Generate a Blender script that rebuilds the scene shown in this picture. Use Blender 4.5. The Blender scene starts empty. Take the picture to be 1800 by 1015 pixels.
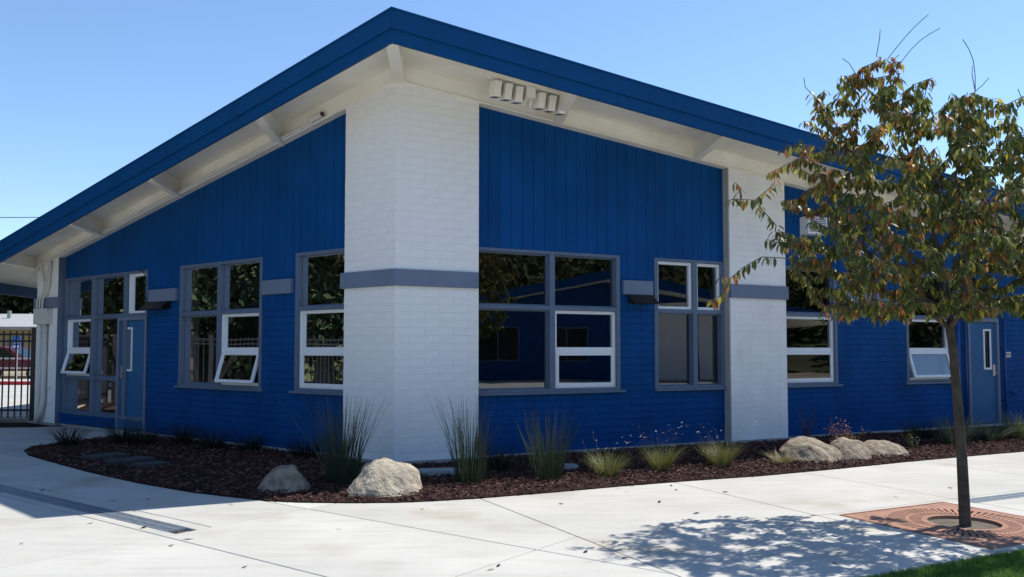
import bpy, bmesh, math, random
from mathutils import Vector, Matrix, noise
R_ = math.radians
random.seed(11)
sc = bpy.context.scene
col = sc.collection

# ------------------------------------------------------------------ camera, sky, sun, exposure
CAMH = 1.481
cam_d = bpy.data.cameras.new('camera'); cam = bpy.data.objects.new('camera', cam_d); col.objects.link(cam)
cam.location = (0, 0, CAMH); cam.rotation_euler = (R_(90 + 2.793), 0, 0)
cam_d.sensor_fit = 'HORIZONTAL'; cam_d.sensor_width = 36.0; cam_d.lens = 36.0 * 1450 / 1800
cam_d.shift_y = (545.35 - 507.5) / 1800
cam_d.clip_start = 0.1; cam_d.clip_end = 2000
sc.camera = cam
SUN_AZ = math.atan2(0.843, 0.538); SUN_EL = R_(57.9)
w = bpy.data.worlds.new('World'); sc.world = w; w.use_nodes = True
nt = w.node_tree
sky = nt.nodes.new('ShaderNodeTexSky'); sky.sky_type = 'NISHITA'; sky.sun_disc = False
sky.sun_elevation = SUN_EL; sky.sun_rotation = SUN_AZ
sky.air_density = 1.0; sky.dust_density = 0.0; sky.ozone_density = 5.0; sky.altitude = 0
bg = nt.nodes['Background']; bg.inputs['Strength'].default_value = 0.132
nt.links.new(sky.outputs[0], bg.inputs['Color'])
sd = bpy.data.lights.new('sun', 'SUN'); sd.energy = 4.25; sd.angle = R_(0.53); sd.color = (1, 0.955, 0.88)
so = bpy.data.objects.new('sun', sd); col.objects.link(so)
sdir = Vector((math.sin(SUN_AZ) * math.cos(SUN_EL), math.cos(SUN_AZ) * math.cos(SUN_EL), math.sin(SUN_EL)))
so.rotation_euler = sdir.to_track_quat('Z', 'Y').to_euler(); so.location = sdir * 50
sc.view_settings.view_transform = 'Standard'; sc.view_settings.look = 'None'
sc.view_settings.exposure = 0.58; sc.view_settings.gamma = 1.0

# ------------------------------------------------------------------ materials
def mat(name, c, rough=0.6, spec=0.4, var=0.0, vscale=6.0, bump=0.0, bscale=40.0, metal=0.0, c2=None, dist=0.01, trans=0.0, detail=6.0, attr=None):
    m = bpy.data.materials.new(name); m.use_nodes = True
    n = m.node_tree; b = n.nodes['Principled BSDF']; L = n.links
    b.inputs['Roughness'].default_value = rough; b.inputs['Metallic'].default_value = metal
    b.inputs['Specular IOR Level'].default_value = spec
    tc = n.nodes.new('ShaderNodeTexCoord')
    src = None
    if attr:
        a = n.nodes.new('ShaderNodeAttribute'); a.attribute_name = attr; src = a.outputs['Color']
    if var > 0 or c2:
        nz = n.nodes.new('ShaderNodeTexNoise'); nz.inputs['Scale'].default_value = vscale; nz.inputs['Detail'].default_value = detail
        L.new(tc.outputs['Object'], nz.inputs['Vector'])
        rp = n.nodes.new('ShaderNodeValToRGB')
        rp.color_ramp.elements[0].position = 0.32; rp.color_ramp.elements[1].position = 0.68
        ca = c2 if c2 else tuple(x * (1 - var) for x in c)
        cb_ = c if c2 else tuple(min(1, x * (1 + var)) for x in c)
        rp.color_ramp.elements[0].color = (*ca, 1); rp.color_ramp.elements[1].color = (*cb_, 1)
        L.new(nz.outputs['Fac'], rp.inputs['Fac'])
        if src:
            mx = n.nodes.new('ShaderNodeMix'); mx.data_type = 'RGBA'; mx.blend_type = 'MULTIPLY'; mx.inputs[0].default_value = 1
            L.new(src, mx.inputs[6]); L.new(rp.outputs[0], mx.inputs[7]); src = mx.outputs[2]
        else:
            src = rp.outputs[0]
    if src: L.new(src, b.inputs['Base Color'])
    else: b.inputs['Base Color'].default_value = (*c, 1)
    if bump > 0:
        nb = n.nodes.new('ShaderNodeTexNoise'); nb.inputs['Scale'].default_value = bscale; nb.inputs['Detail'].default_value = 5
        L.new(tc.outputs['Object'], nb.inputs['Vector'])
        bp = n.nodes.new('ShaderNodeBump'); bp.inputs['Strength'].default_value = bump; bp.inputs['Distance'].default_value = dist
        L.new(nb.outputs['Fac'], bp.inputs['Height']); L.new(bp.outputs[0], b.inputs['Normal'])
    if trans > 0:
        out = n.nodes['Material Output']; t = n.nodes.new('ShaderNodeBsdfTranslucent')
        if src: L.new(src, t.inputs['Color'])
        else: t.inputs['Color'].default_value = (*c, 1)
        ms = n.nodes.new('ShaderNodeMixShader'); ms.inputs[0].default_value = trans
        L.new(b.outputs[0], ms.inputs[1]); L.new(t.outputs[0], ms.inputs[2]); L.new(ms.outputs[0], out.inputs['Surface'])
    return m

def glass_mat(name, tint=(0.55, 0.6, 0.6), ior=1.62):
    m = bpy.data.materials.new(name); m.use_nodes = True
    n = m.node_tree; L = n.links; n.nodes.remove(n.nodes['Principled BSDF'])
    out = n.nodes['Material Output']
    tr = n.nodes.new('ShaderNodeBsdfTransparent'); tr.inputs[0].default_value = (*tint, 1)
    gl = n.nodes.new('ShaderNodeBsdfGlossy'); gl.inputs['Roughness'].default_value = 0.0; gl.inputs[0].default_value = (0.95, 0.97, 1, 1)
    tc = n.nodes.new('ShaderNodeTexCoord'); nz = n.nodes.new('ShaderNodeTexNoise'); nz.inputs['Scale'].default_value = 1.3; nz.inputs['Detail'].default_value = 1
    bp = n.nodes.new('ShaderNodeBump'); bp.inputs['Strength'].default_value = 0.05; bp.inputs['Distance'].default_value = 0.02
    L.new(tc.outputs['Object'], nz.inputs['Vector']); L.new(nz.outputs['Fac'], bp.inputs['Height']); L.new(bp.outputs[0], gl.inputs['Normal'])
    fr = n.nodes.new('ShaderNodeFresnel'); fr.inputs[0].default_value = ior
    mu = n.nodes.new('ShaderNodeMath'); mu.operation = 'MULTIPLY_ADD'; mu.inputs[1].default_value = 1.5; mu.inputs[2].default_value = 0.045; mu.use_clamp = True
    L.new(fr.outputs[0], mu.inputs[0])
    ms = n.nodes.new('ShaderNodeMixShader'); L.new(mu.outputs[0], ms.inputs[0])
    L.new(tr.outputs[0], ms.inputs[1]); L.new(gl.outputs[0], ms.inputs[2]); L.new(ms.outputs[0], out.inputs['Surface'])
    return m

M = {}
M['blue'] = mat('blue_paint', (0.001, 0.061, 0.222), 0.6, 0.12, var=0.10, vscale=1.7, bump=0.25, bscale=60, dist=0.004)
M['blue_fascia'] = mat('blue_fascia_paint', (0.001, 0.056, 0.175), 0.55, 0.15, var=0.07, vscale=1.1, bump=0.1, bscale=12, dist=0.004)
M['blue_door'] = mat('blue_door_paint', (0.025, 0.115, 0.26), 0.5, 0.25, var=0.06, vscale=3)
M['blue_dark'] = mat('blue_mortar', (0.001, 0.052, 0.20), 0.7, 0.1)
M['white_brick'] = mat('white_masonry_paint', (0.83, 0.83, 0.815), 0.6, 0.3, var=0.045, vscale=3.0, bump=0.35, bscale=70, dist=0.004)
M['white_mortar'] = mat('white_mortar', (0.78, 0.79, 0.80), 0.8, 0.2)
M['cream'] = mat('cream_soffit_paint', (0.88, 0.85, 0.75), 0.6, 0.3, var=0.06, vscale=2.2, bump=0.15, bscale=25, dist=0.004)
M['frame'] = mat('blue_grey_frame', (0.105, 0.15, 0.225), 0.45, 0.4, var=0.06, vscale=4)
M['band'] = mat('blue_grey_band', (0.15, 0.19, 0.275), 0.55, 0.35, var=0.06, vscale=3, bump=0.12, bscale=30, dist=0.003)
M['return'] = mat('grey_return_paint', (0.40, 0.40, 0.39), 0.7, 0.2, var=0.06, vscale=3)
M['vinyl'] = mat('white_vinyl', (0.78, 0.80, 0.82), 0.35, 0.5, var=0.02, vscale=8)
M['glass'] = glass_mat('window_glass')
M['blind'] = mat('window_blind', (0.30, 0.34, 0.50), 0.6, 0.3, var=0.08, vscale=5)
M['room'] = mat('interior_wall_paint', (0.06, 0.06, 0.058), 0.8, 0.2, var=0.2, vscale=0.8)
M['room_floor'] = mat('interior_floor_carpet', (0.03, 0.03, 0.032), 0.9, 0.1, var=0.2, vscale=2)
M['roof'] = mat('roof_membrane', (0.35, 0.35, 0.34), 0.8, 0.2, var=0.1)
M['concrete'] = mat('concrete_foundation', (0.36, 0.36, 0.35), 0.85, 0.2, var=0.12, vscale=5, bump=0.3, bscale=60)
M['paving'] = mat('broomed_concrete', (0.475, 0.462, 0.425), 0.85, 0.2, var=0.07, vscale=0.8, bump=0.2, bscale=120, dist=0.003, detail=9)
for k_, (f_, vs_) in enumerate(((0.95, 0.6), (1.03, 1.1), (0.99, 0.8))): M['paving%d' % k_] = mat('broomed_concrete_pour', tuple(q_ * f_ for q_ in (0.475, 0.462, 0.425)), 0.85, 0.2, var=0.10, vscale=vs_, bump=0.25, bscale=110, dist=0.003, detail=12)
def overlay(m, scale, lo, hi, colr, amt, stretch=(1, 1, 1), det=4.0):
    n = m.node_tree; L = n.links; b = n.nodes['Principled BSDF']; src = b.inputs['Base Color'].links[0].from_socket
    tc = n.nodes.new('ShaderNodeTexCoord'); mp = n.nodes.new('ShaderNodeMapping'); mp.inputs['Scale'].default_value = stretch
    nz = n.nodes.new('ShaderNodeTexNoise'); nz.inputs['Scale'].default_value = scale; nz.inputs['Detail'].default_value = det
    L.new(tc.outputs['Object'], mp.inputs[0]); L.new(mp.outputs[0], nz.inputs['Vector'])
    mr = n.nodes.new('ShaderNodeMapRange'); mr.inputs[1].default_value = lo; mr.inputs[2].default_value = hi; mr.inputs[3].default_value = 0; mr.inputs[4].default_value = amt
    L.new(nz.outputs['Fac'], mr.inputs[0])
    mx = n.nodes.new('ShaderNodeMix'); mx.data_type = 'RGBA'; mx.blend_type = 'MULTIPLY'; L.new(mr.outputs[0], mx.inputs[0]); L.new(src, mx.inputs[6]); mx.inputs[7].default_value = (*colr, 1)
    L.new(mx.outputs[2], b.inputs['Base Color'])
for k_ in range(3):
    overlay(M['paving%d' % k_], 0.9, 0.56, 0.72, (0.78, 0.70, 0.58), 0.75)
    overlay(M['paving%d' % k_], 38.0, 0.63, 0.72, (0.72, 0.70, 0.66), 0.6)
    overlay(M['paving%d' % k_], 3.0, 0.48, 0.7, (0.86, 0.86, 0.84), 0.6, (0.5, 3.0, 1))
M['blues'] = [M['blue']] + [mat('blue_paint_board', tuple(q_ * f_ for q_ in (0.001, 0.061, 0.222)), 0.6, 0.12, var=0.10, vscale=1.7, bump=0.25, bscale=60, dist=0.004) for f_ in (0.97, 1.03)]
for m_ in M['blues']: overlay(m_, 2.2, 0.5, 0.75, (1.0, 0.80, 0.74), 0.7, (2.5, 2.5, 0.25), 6.0)
overlay(M['white_brick'], 1.6, 0.52, 0.78, (0.90, 0.89, 0.85), 0.8, (2.0, 2.0, 0.4), 6.0)
overlay(M['cream'], 1.4, 0.5, 0.75, (0.90, 0.87, 0.80), 0.8, (1, 1, 1), 6.0)
overlay(M['blue_fascia'], 1.8, 0.5, 0.75, (1.0, 0.84, 0.80), 0.7, (1.5, 1.5, 0.5), 6.0)
M['joint'] = mat('paving_joint', (0.12, 0.105, 0.085), 0.9, 0.1, var=0.2, vscale=8)
M['apron'] = mat('drain_apron_concrete', (0.42, 0.41, 0.37), 0.85, 0.2, var=0.09, vscale=2, bump=0.2, bscale=120, dist=0.003)
M['drain'] = mat('galvanised_drain', (0.22, 0.26, 0.30), 0.45, 0.5, var=0.25, vscale=25, metal=0.4)
M['black_hole'] = mat('painted_hole_shade', (0.012, 0.011, 0.010), 0.9, 0.1)  # near-black colour puts the shade of the open holes into the surface
M['rust'] = mat('rusted_cast_iron', (0.37, 0.205, 0.145), 0.85, 0.2, c2=(0.27, 0.15, 0.11), vscale=5, bump=0.3, bscale=50, dist=0.004)
M['gravel'] = mat('pale_gravel', (0.5, 0.49, 0.46), 0.9, 0.2, var=0.4, vscale=30)
M['grit'] = mat('dark_grit', (0.035, 0.03, 0.027), 0.9, 0.2, var=0.4, vscale=30)
M['soil'] = mat('dark_soil', (0.028, 0.016, 0.013), 0.95, 0.1, var=0.35, vscale=14, bump=0.8, bscale=30, dist=0.03)
M['mulch'] = mat('bark_chip', (1, 1, 1), 0.85, 0.15, attr='Col')
M['earth'] = mat('dry_ground', (0.26, 0.22, 0.16), 0.95, 0.1, var=0.25, vscale=0.3)
M['road'] = mat('street_concrete', (0.42, 0.41, 0.385), 0.9, 0.2, var=0.12, vscale=0.5, bump=0.2, bscale=40)
M['asphalt'] = mat('asphalt', (0.055, 0.055, 0.055), 0.9, 0.2, var=0.2, vscale=1.5, bump=0.2, bscale=60)
M['lawn'] = mat('lawn_soil', (0.03, 0.06, 0.015), 0.95, 0.1, var=0.3, vscale=10)
M['grass'] = mat('lawn_grass', (1, 1, 1), 0.6, 0.25, attr='Col', trans=0.3)
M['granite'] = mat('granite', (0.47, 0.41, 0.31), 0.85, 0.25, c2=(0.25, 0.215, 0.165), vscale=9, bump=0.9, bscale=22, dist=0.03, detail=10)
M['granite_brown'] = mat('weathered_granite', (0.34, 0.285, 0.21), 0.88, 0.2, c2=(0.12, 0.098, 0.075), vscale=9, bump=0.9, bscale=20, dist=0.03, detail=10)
M['bark'] = mat('grey_bark', (0.085, 0.068, 0.055), 0.85, 0.2, var=0.35, vscale=14, bump=0.5, bscale=50, dist=0.006)
M['leaf'] = mat('leaf_blade', (1, 1, 1), 0.45, 0.35, attr='Col', trans=0.48)
M['blade'] = mat('plant_blade', (1, 1, 1), 0.55, 0.3, attr='Col', trans=0.2)
M['black'] = mat('black_metal', (0.012, 0.012, 0.013), 0.45, 0.4, var=0.1)
M['metal'] = mat('satin_steel', (0.55, 0.55, 0.54), 0.35, 0.5, metal=0.7)
M['pipe'] = mat('painted_pipe', (0.62, 0.61, 0.56), 0.5, 0.4, var=0.06)
M['pipe_blue'] = mat('blue_painted_pipe', (0.005, 0.06, 0.24), 0.5, 0.4)
M['red'] = mat('alarm_red', (0.55, 0.02, 0.03), 0.4, 0.5)
M['lid_dark'] = mat('dark_lid', (0.05, 0.055, 0.06), 0.7, 0.2, var=0.2, vscale=12)
M['lid'] = mat('green_grey_lid', (0.22, 0.27, 0.27), 0.6, 0.3, var=0.15, vscale=12)
M['beige'] = mat('beige_stucco', (0.52, 0.42, 0.26), 0.85, 0.2, var=0.06, vscale=2)
M['shingle'] = mat('grey_shingle', (0.33, 0.34, 0.34), 0.9, 0.2, var=0.15, vscale=6)
M['brown'] = mat('brown_door', (0.06, 0.025, 0.022), 0.6, 0.3)
M['maroon'] = mat('maroon_car_paint', (0.12, 0.018, 0.03), 0.3, 0.5)
M['rubber'] = mat('tyre_rubber', (0.02, 0.02, 0.02), 0.8, 0.2)
M['kerb_red'] = mat('red_kerb_paint', (0.55, 0.04, 0.05), 0.7, 0.3, var=0.1)
M['sign_blue'] = mat('sign_blue', (0.02, 0.12, 0.5), 0.5, 0.4)
M['sign_white'] = mat('sign_white', (0.8, 0.8, 0.8), 0.5, 0.4)
M['darkglass'] = mat('dark_glass', (0.015, 0.02, 0.022), 0.08, 0.6)
M['tree_leaf'] = mat('far_leaf', (1, 1, 1), 0.7, 0.2, attr='Col', trans=0.15)
M['hill'] = mat('hillside_ground', (0.07, 0.075, 0.035), 0.95, 0.1, var=0.4, vscale=0.15)

# ------------------------------------------------------------------ mesh helpers
class MB:
    def __init__(s): s.v = []; s.f = []; s.c = []
    def add(s, vs, fs, c=None):
        o = len(s.v); s.v += [tuple(v) for v in vs]; s.f += [tuple(i + o for i in f) for f in fs]
        if c is not None: s.c += [c] * len(fs)
    def hexa(s, p, c=None):
        s.add(p, [(0, 3, 2, 1), (4, 5, 6, 7), (0, 1, 5, 4), (1, 2, 6, 5), (2, 3, 7, 6), (3, 0, 4, 7)], c)
    def box(s, x0, x1, y0, y1, z0, z1, c=None):
        s.hexa([(x0, y0, z0), (x1, y0, z0), (x1, y1, z0), (x0, y1, z0), (x0, y0, z1), (x1, y0, z1), (x1, y1, z1), (x0, y1, z1)], c)
    def prism(s, pts, z0, z1, c=None):
        n = len(pts)
        a = [(p[0], p[1], z0 if not callable(z0) else z0(p)) for p in pts] + [(p[0], p[1], z1 if not callable(z1) else z1(p)) for p in pts]
        s.add(a, [tuple(range(n - 1, -1, -1)), tuple(range(n, 2 * n))] + [(i, (i + 1) % n, n + (i + 1) % n, n + i) for i in range(n)], c)
    def tube(s, pts, rads, k=8, c=None, cap=True):
        pts = [Vector(p) for p in pts]
        if not isinstance(rads, (list, tuple)): rads = [rads] * len(pts)
        vs = []; ref = Vector((0.31, 0.53, 0.79)).normalized()
        for i, p in enumerate(pts):
            t = (pts[min(i + 1, len(pts) - 1)] - pts[max(i - 1, 0)])
            if t.length < 1e-9: t = Vector((0, 0, 1))
            t.normalize(); a = t.cross(ref)
            if a.length < 0.05: a = t.cross(Vector((1, 0, 0)))
            a.normalize(); b = t.cross(a)
            for j in range(k):
                an = 2 * math.pi * j / k
                vs.append(p + (a * math.cos(an) + b * math.sin(an)) * rads[i])
        fs = []
        for i in range(len(pts) - 1):
            for j in range(k): fs.append((i * k + j, i * k + (j + 1) % k, (i + 1) * k + (j + 1) % k, (i + 1) * k + j))
        if cap: fs += [tuple(range(k - 1, -1, -1)), tuple(range((len(pts) - 1) * k, len(pts) * k))]
        s.add(vs, fs, c)
    def mesh(s, name, m, smooth=False, fix=True):
        me = bpy.data.meshes.new(name); me.from_pydata(s.v, [], s.f)
        if s.c:
            at = me.color_attributes.new('Col', 'FLOAT_COLOR', 'CORNER'); buf = []
            for p in me.polygons: buf += list((*s.c[p.index], 1.0)) * p.loop_total
            at.data.foreach_set('color', buf)
        if fix:
            b = bmesh.new(); b.from_mesh(me); bmesh.ops.recalc_face_normals(b, faces=b.faces); b.to_mesh(me); b.free()
        if smooth:
            for p in me.polygons: p.use_smooth = True
        me.materials.append(m); me.update(); return me
    def build(s, name, m, parent=None, smooth=False, fix=True, kind=None):
        return link(name, s.mesh(name, m, smooth, fix), parent, kind)

def link(name, me, parent=None, kind=None):
    o = bpy.data.objects.new(name, me); col.objects.link(o)
    if parent is not None:
        o.parent = parent; o.matrix_parent_inverse = parent_inv(parent)
    if kind: o['kind'] = kind
    return o
def parent_inv(p):
    # world matrix of a parent chain built only from locations of roots (parts carry identity transforms)
    m = Matrix.Identity(4)
    while p is not None:
        m = Matrix.LocRotScale(p.location, p.rotation_euler, p.scale) @ m if p.parent is None else p.matrix_parent_inverse @ Matrix.LocRotScale(p.location, p.rotation_euler, p.scale) @ m
        p = p.parent
    return m.inverted()
def thing(name, label, cat, loc=(0, 0, 0), group=None):
    o = bpy.data.objects.new(name, None); col.objects.link(o); o.location = loc; o.empty_display_size = 0.1
    return tag(o, label, cat, group)
def tag(o, label, cat, group=None):
    o['label'] = label; o['category'] = cat
    if group: o['group'] = group
    return o
def bevel(o, wd=0.006, seg=2):
    b = o.modifiers.new('bevel', 'BEVEL'); b.width = wd; b.segments = seg; b.limit_method = 'ANGLE'; return o

# ------------------------------------------------------------------ wall frames
CB = Vector((-1.4915, 10.7756, 0))
DL = Vector((-0.79814, 0.60247, 0)); NL = Vector((-0.60247, -0.79814, 0))
DR = Vector((0.89539, 0.44529, 0)); NR = Vector((0.44529, -0.89539, 0))
Z3 = Vector((0, 0, 1))
def FL(s, d, z): return CB + DL * s + NL * d + Z3 * z
def FR(s, d, z): return CB + DR * s + NR * d + Z3 * z
def wbox(mb, F, s0, s1, d0, d1, z0, z1, c=None):
    mb.hexa([F(s0, d0, z0), F(s1, d0, z0), F(s1, d1, z0), F(s0, d1, z0), F(s0, d0, z1), F(s1, d0, z1), F(s1, d1, z1), F(s0, d1, z1)], c)
PILL = 0.14
def corner_s(d): return -d * 0.6185          # s of the mitre line at offset d (cot of half the wall angle)
F0 = Vector((-1.364, 9.207, 0)); UR = (CB - F0).normalized()   # ridge, level, running back
ZR = 4.975                                                      # underside of beams along the ridge
DLF, DRF = 1.175, 1.46
def plane(Dv, slope):
    # gradient g with g.Dv = -slope, g.UR = 0
    perp = Vector((-UR.y, UR.x, 0)); k = -slope / perp.dot(Dv); return perp * k
GL, GR = plane(DL, 0.178), plane(DR, 0.105)
def zL(p): return ZR + GL.dot(Vector((p[0], p[1], 0)) - CB)
def zR(p): return ZR + GR.dot(Vector((p[0], p[1], 0)) - CB)
def ztop(F, s, d): return (zL if F is FL else zR)(F(s, d, 0))

BASE = 0.05; SILL = 0.89; HM0, HM1 = 2.055, 2.11; HEAD = 2.90; BRT = 2.08; BZ0, BZ1 = 2.315, 2.53

bld = thing('school_building', 'blue school building with white masonry pillars and a low gabled roof', 'building', tuple(CB))

# openings (s0, s1, z0, z1)
OPL = [(6.14, 9.22, 0.24, HEAD), (2.87, 5.12, SILL, HEAD), (0.86, 2.08, SILL, HEAD)]
DOORL = (6.14, 7.14, BASE - 0.02, 2.07)
OPR = [(1.1, 3.46, SILL, HEAD), (4.09, 5.46, SILL, HEAD), (6.70, 7.96, SILL, HEAD), (9.71, 10.98, SILL, HEAD), (11.44, 12.37, BASE - 0.02, 2.32)]
ENDL, ENDR = 9.22, 17.0

def subtract(a, b, ops):
    iv = [(a, b)]
    for o0, o1 in ops:
        nv = []
        for x0, x1 in iv:
            if o1 <= x0 or o0 >= x1: nv.append((x0, x1)); continue
            if o0 > x0: nv.append((x0, o0))
            if o1 < x1: nv.append((o1, x1))
        iv = nv
    return iv
def wall_backing(F, s0, s1, ops, name, label):
    mb = MB(); br = sorted(set([s0, s1] + [q for o in ops for q in o[:2]]))
    for a, b in zip(br[:-1], br[1:]):
        if b <= a or a < s0 or b > s1: continue
        mid = (a + b) / 2; zz = subtract(BASE, 99, [(o[2], o[3]) for o in ops if o[0] < mid < o[1]])
        for z0, z1 in zz:
            pa = min(z1, ztop(F, a, 0) + 0.2); pb = min(z1, ztop(F, b, 0) + 0.2)
            mb.hexa([F(a, -0.16, z0), F(b, -0.16, z0), F(b, -0.008, z0), F(a, -0.008, z0), F(a, -0.16, pa), F(b, -0.16, pb), F(b, -0.008, pb), F(a, -0.008, pa)])
    o = mb.build('wall', M['blue_dark'], bld); o['label'] = label
    return o
opsL = OPL + [DOORL]; opsR = OPR
wallL = wall_backing(FL, 0.0, ENDL, opsL, 'wall', 'shaded blue wall left of the corner pillar')
wallR = wall_backing(FR, 0.0, ENDR, opsR, 'wall', 'blue wall right of the corner pillar')

# blue painted brick below the siding: one joined part per wall
CH = (BRT - BASE) / 20.0
def brick_vs(F, s0, s1, z0, z1, d1, d0, ch=0.004):
    return [F(s0, d0, z0), F(s1, d0, z0), F(s1, d0, z1), F(s0, d0, z1),
            F(s0, d1 - ch, z0), F(s1, d1 - ch, z0), F(s1, d1 - ch, z1), F(s0, d1 - ch, z1),
            F(s0 + ch, d1, z0 + ch), F(s1 - ch, d1, z0 + ch), F(s1 - ch, d1, z1 - ch), F(s0 + ch, d1, z1 - ch)]
BF = [(0, 1, 5, 4), (1, 2, 6, 5), (2, 3, 7, 6), (3, 0, 4, 7), (4, 5, 9, 8), (5, 6, 10, 9), (6, 7, 11, 10), (7, 4, 8, 11), (8, 9, 10, 11)]
def blue_bricks(F, s0, s1, ops, wall):
    mb = MB(); rng = random.Random(5)
    for r in range(20):
        z0 = BASE + r * CH; z1 = z0 + CH; zm = (z0 + z1) / 2
        for a, b in subtract(s0, s1, [(o[0] - 0.002, o[1] + 0.002) for o in ops if o[2] < zm < o[3]]):
            x = a; first = True
            off = ((math.floor(a / 0.4064) * 0.4064) + (0.2032 if r % 2 else 0)) - 0.4064
            cuts = [a] + [off + k * 0.4064 for k in range(80) if a + 0.06 < off + k * 0.4064 < b - 0.06] + [b]
            for c0, c1 in zip(cuts[:-1], cuts[1:]):
                d = rng.uniform(-0.0015, 0.0015)
                mb.add(brick_vs(F, c0 + 0.001, c1 - 0.001, z0 + 0.002, z1 - 0.002, d, -0.012, 0.0035), BF)
    mb.build('brick_courses', M['blue'], wall, kind='stuff')
blue_bricks(FL, 0.8, ENDL, opsL, wallL); blue_bricks(FR, 1.0, ENDR, opsR, wallR)

# vertical siding boards, each its own part
rng_b = random.Random(12)
def siding(F, s0, s1, ops, wall, start):
    bw = 0.1775; k = math.floor((s0 - start) / bw); s = start + k * bw
    while s < s1:
        a, b = max(s, s0), min(s + bw, s1)
        if b - a > 0.02:
            mb = MB(); br = sorted(set([a, b] + [q for o in ops for q in o[:2] if a < q < b]))
            for x0, x1 in zip(br[:-1], br[1:]):
                mid = (x0 + x1) / 2
                e0 = 0.003 if x0 == a else 0; e1 = 0.003 if x1 == b else 0
                for z0, z1 in subtract(BRT + 0.004, 9, [(o[2], o[3] + 0.003) for o in ops if o[0] < mid < o[1]]):
                    t0, t1 = min(z1, ztop(F, x0, 0) + 0.1), min(z1, ztop(F, x1, 0) + 0.1)
                    if z1 < 9: t0 = t1 = z1
                    dd = 0.012
                    mb.hexa([F(x0 + e0, -0.008, z0), F(x1 - e1, -0.008, z0), F(x1 - e1, dd, z0), F(x0 + e0, dd, z0),
                             F(x0 + e0, -0.008, t0), F(x1 - e1, -0.008, t1), F(x1 - e1, dd, t1), F(x0 + e0, dd, t0)])
            if mb.v: mb.build('siding_board', rng_b.choice(M['blues']), wall)
        s += bw
siding(FL, 0.8, ENDL, opsL, wallL, 0.2); siding(FR, 1.0, ENDR, opsR, wallR, 1.29)

# ------------------------------------------------------------------ white masonry pillars
def frame_matrix(F, s, d, z):
    x = (-DL if F is FL else DR); y = (-NL if F is FL else -NR); p = F(s, d, z)
    return Matrix(((x.x, y.x, 0, p.x), (x.y, y.y, 0, p.y), (0, 0, 1, p.z), (0, 0, 0, 1)))
brick_cache = {}
def brick_mesh(ln, mitre):
    key = (round(ln, 3), mitre)
    if key in brick_cache: return brick_cache[key]
    g = 0.0022; ch = 0.0035; x0, x1 = 0.0008, ln - 0.0008; z0, z1 = g, 0.1016 - g
    if mitre < 0: x0 = 0.0
    if mitre > 0: x1 = ln
    k = 0.6185 * 0.05
    bx0 = x0 + (k if mitre < 0 else 0); bx1 = x1 - (k if mitre > 0 else 0)
    c0 = 0 if mitre < 0 else ch; c1 = 0 if mitre > 0 else ch
    vs = [(bx0, 0.05, z0), (bx1, 0.05, z0), (bx1, 0.05, z1), (bx0, 0.05, z1), (x0, ch, z0), (x1, ch, z0), (x1, ch, z1), (x0, ch, z1),
          (x0 + c0, 0, z0 + ch), (x1 - c1, 0, z0 + ch), (x1 - c1, 0, z1 - ch), (x0 + c0, 0, z1 - ch)]
    mb = MB(); mb.add(vs, BF); me = mb.mesh('brick', M['white_brick']); brick_cache[key] = me; return me
def lay(F, sa, sb, ztopf, pillar, rng, mitre_at_a=False, joined=None, d=PILL):
    r = 0
    while True:
        z = BASE + r * 0.1016
        if z + 0.02 > ztopf(sb if not mitre_at_a else sa): break
        off = 0.2032 if r % 2 else 0.0
        cuts = [sa] + [sa + off + k * 0.4064 for k in range(0, 8) if sa + 0.08 < sa + off + k * 0.4064 < sb - 0.08] + [sb]
        for c0, c1 in zip(cuts[:-1], cuts[1:]):
            ln = c1 - c0; mit = 0
            if F is FR:
                s = c0
                if mitre_at_a and c0 == sa: mit = -1
            else:
                s = c1                      # local x runs toward the corner on the left face
                if mitre_at_a and c0 == sa: mit = 1
            mtx = frame_matrix(F, s, d + rng.uniform(-0.0012, 0.0012), z)
            if joined is None:
                o = link('brick', brick_mesh(ln, mit), pillar); o.matrix_basis = mtx
            else:
                me = brick_mesh(ln, mit); joined.add([mtx @ v.co for v in me.vertices], [tuple(p.vertices) for p in me.polygons])
        r += 1
rng = random.Random(3)
sL1, sR1 = 0.89, 1.095
# corner pillar: mortar core + individual bricks
mb = MB(); q = PILL - 0.0055
pts = [FL(corner_s(q), q, 0), FL(sL1 - 0.005, q, 0), FL(sL1 - 0.005, -0.15, 0), CB - NL * 0.3 - NR * 0.3, FR(sR1 - 0.005, -0.15, 0), FR(sR1 - 0.005, q, 0)]
mb.prism(pts, BASE, lambda p: min(zL(p), zR(p)) + 0.12)
p1 = mb.build('pillar', M['white_mortar'], bld); p1['label'] = 'wide white pillar wrapping the building corner'
lay(FL, corner_s(PILL), sL1, lambda s: zL(FL(s, PILL, 0)) + 0.1, p1, rng, True)
lay(FR, corner_s(PILL), sR1, lambda s: zR(FR(s, PILL, 0)) + 0.1, p1, rng, True)
# second pillar, and the end pillar on the left wall
def side_pillar(F, s0, s1, label):
    mb = MB(); wb = MB()
    za, zb = ztop(F, s0, PILL) + 0.12, ztop(F, s1, PILL) + 0.12
    e = 0.004
    mb.hexa([F(s0 + e, -0.15, BASE), F(s1 - e, -0.15, BASE), F(s1 - e, q, BASE), F(s0 + e, q, BASE), F(s0 + e, -0.15, za), F(s1 - e, -0.15, zb), F(s1 - e, q, zb), F(s0 + e, q, za)])
    p = mb.build('pillar', M['white_mortar'], bld); p['label'] = label
    return p
p2 = side_pillar(FR, 5.47, 6.66, 'white pillar between two window bays')
bj = MB(); lay(FR, 5.47, 6.66, lambda s: zR(FR(s, PILL, 0)) + 0.1, p2, rng, False, bj)
bj.build('brick_courses', M['white_brick'], p2, kind='stuff')
p3 = side_pillar(FL, 9.24, 10.15, 'white pillar at the far left end carrying pipes')
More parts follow.
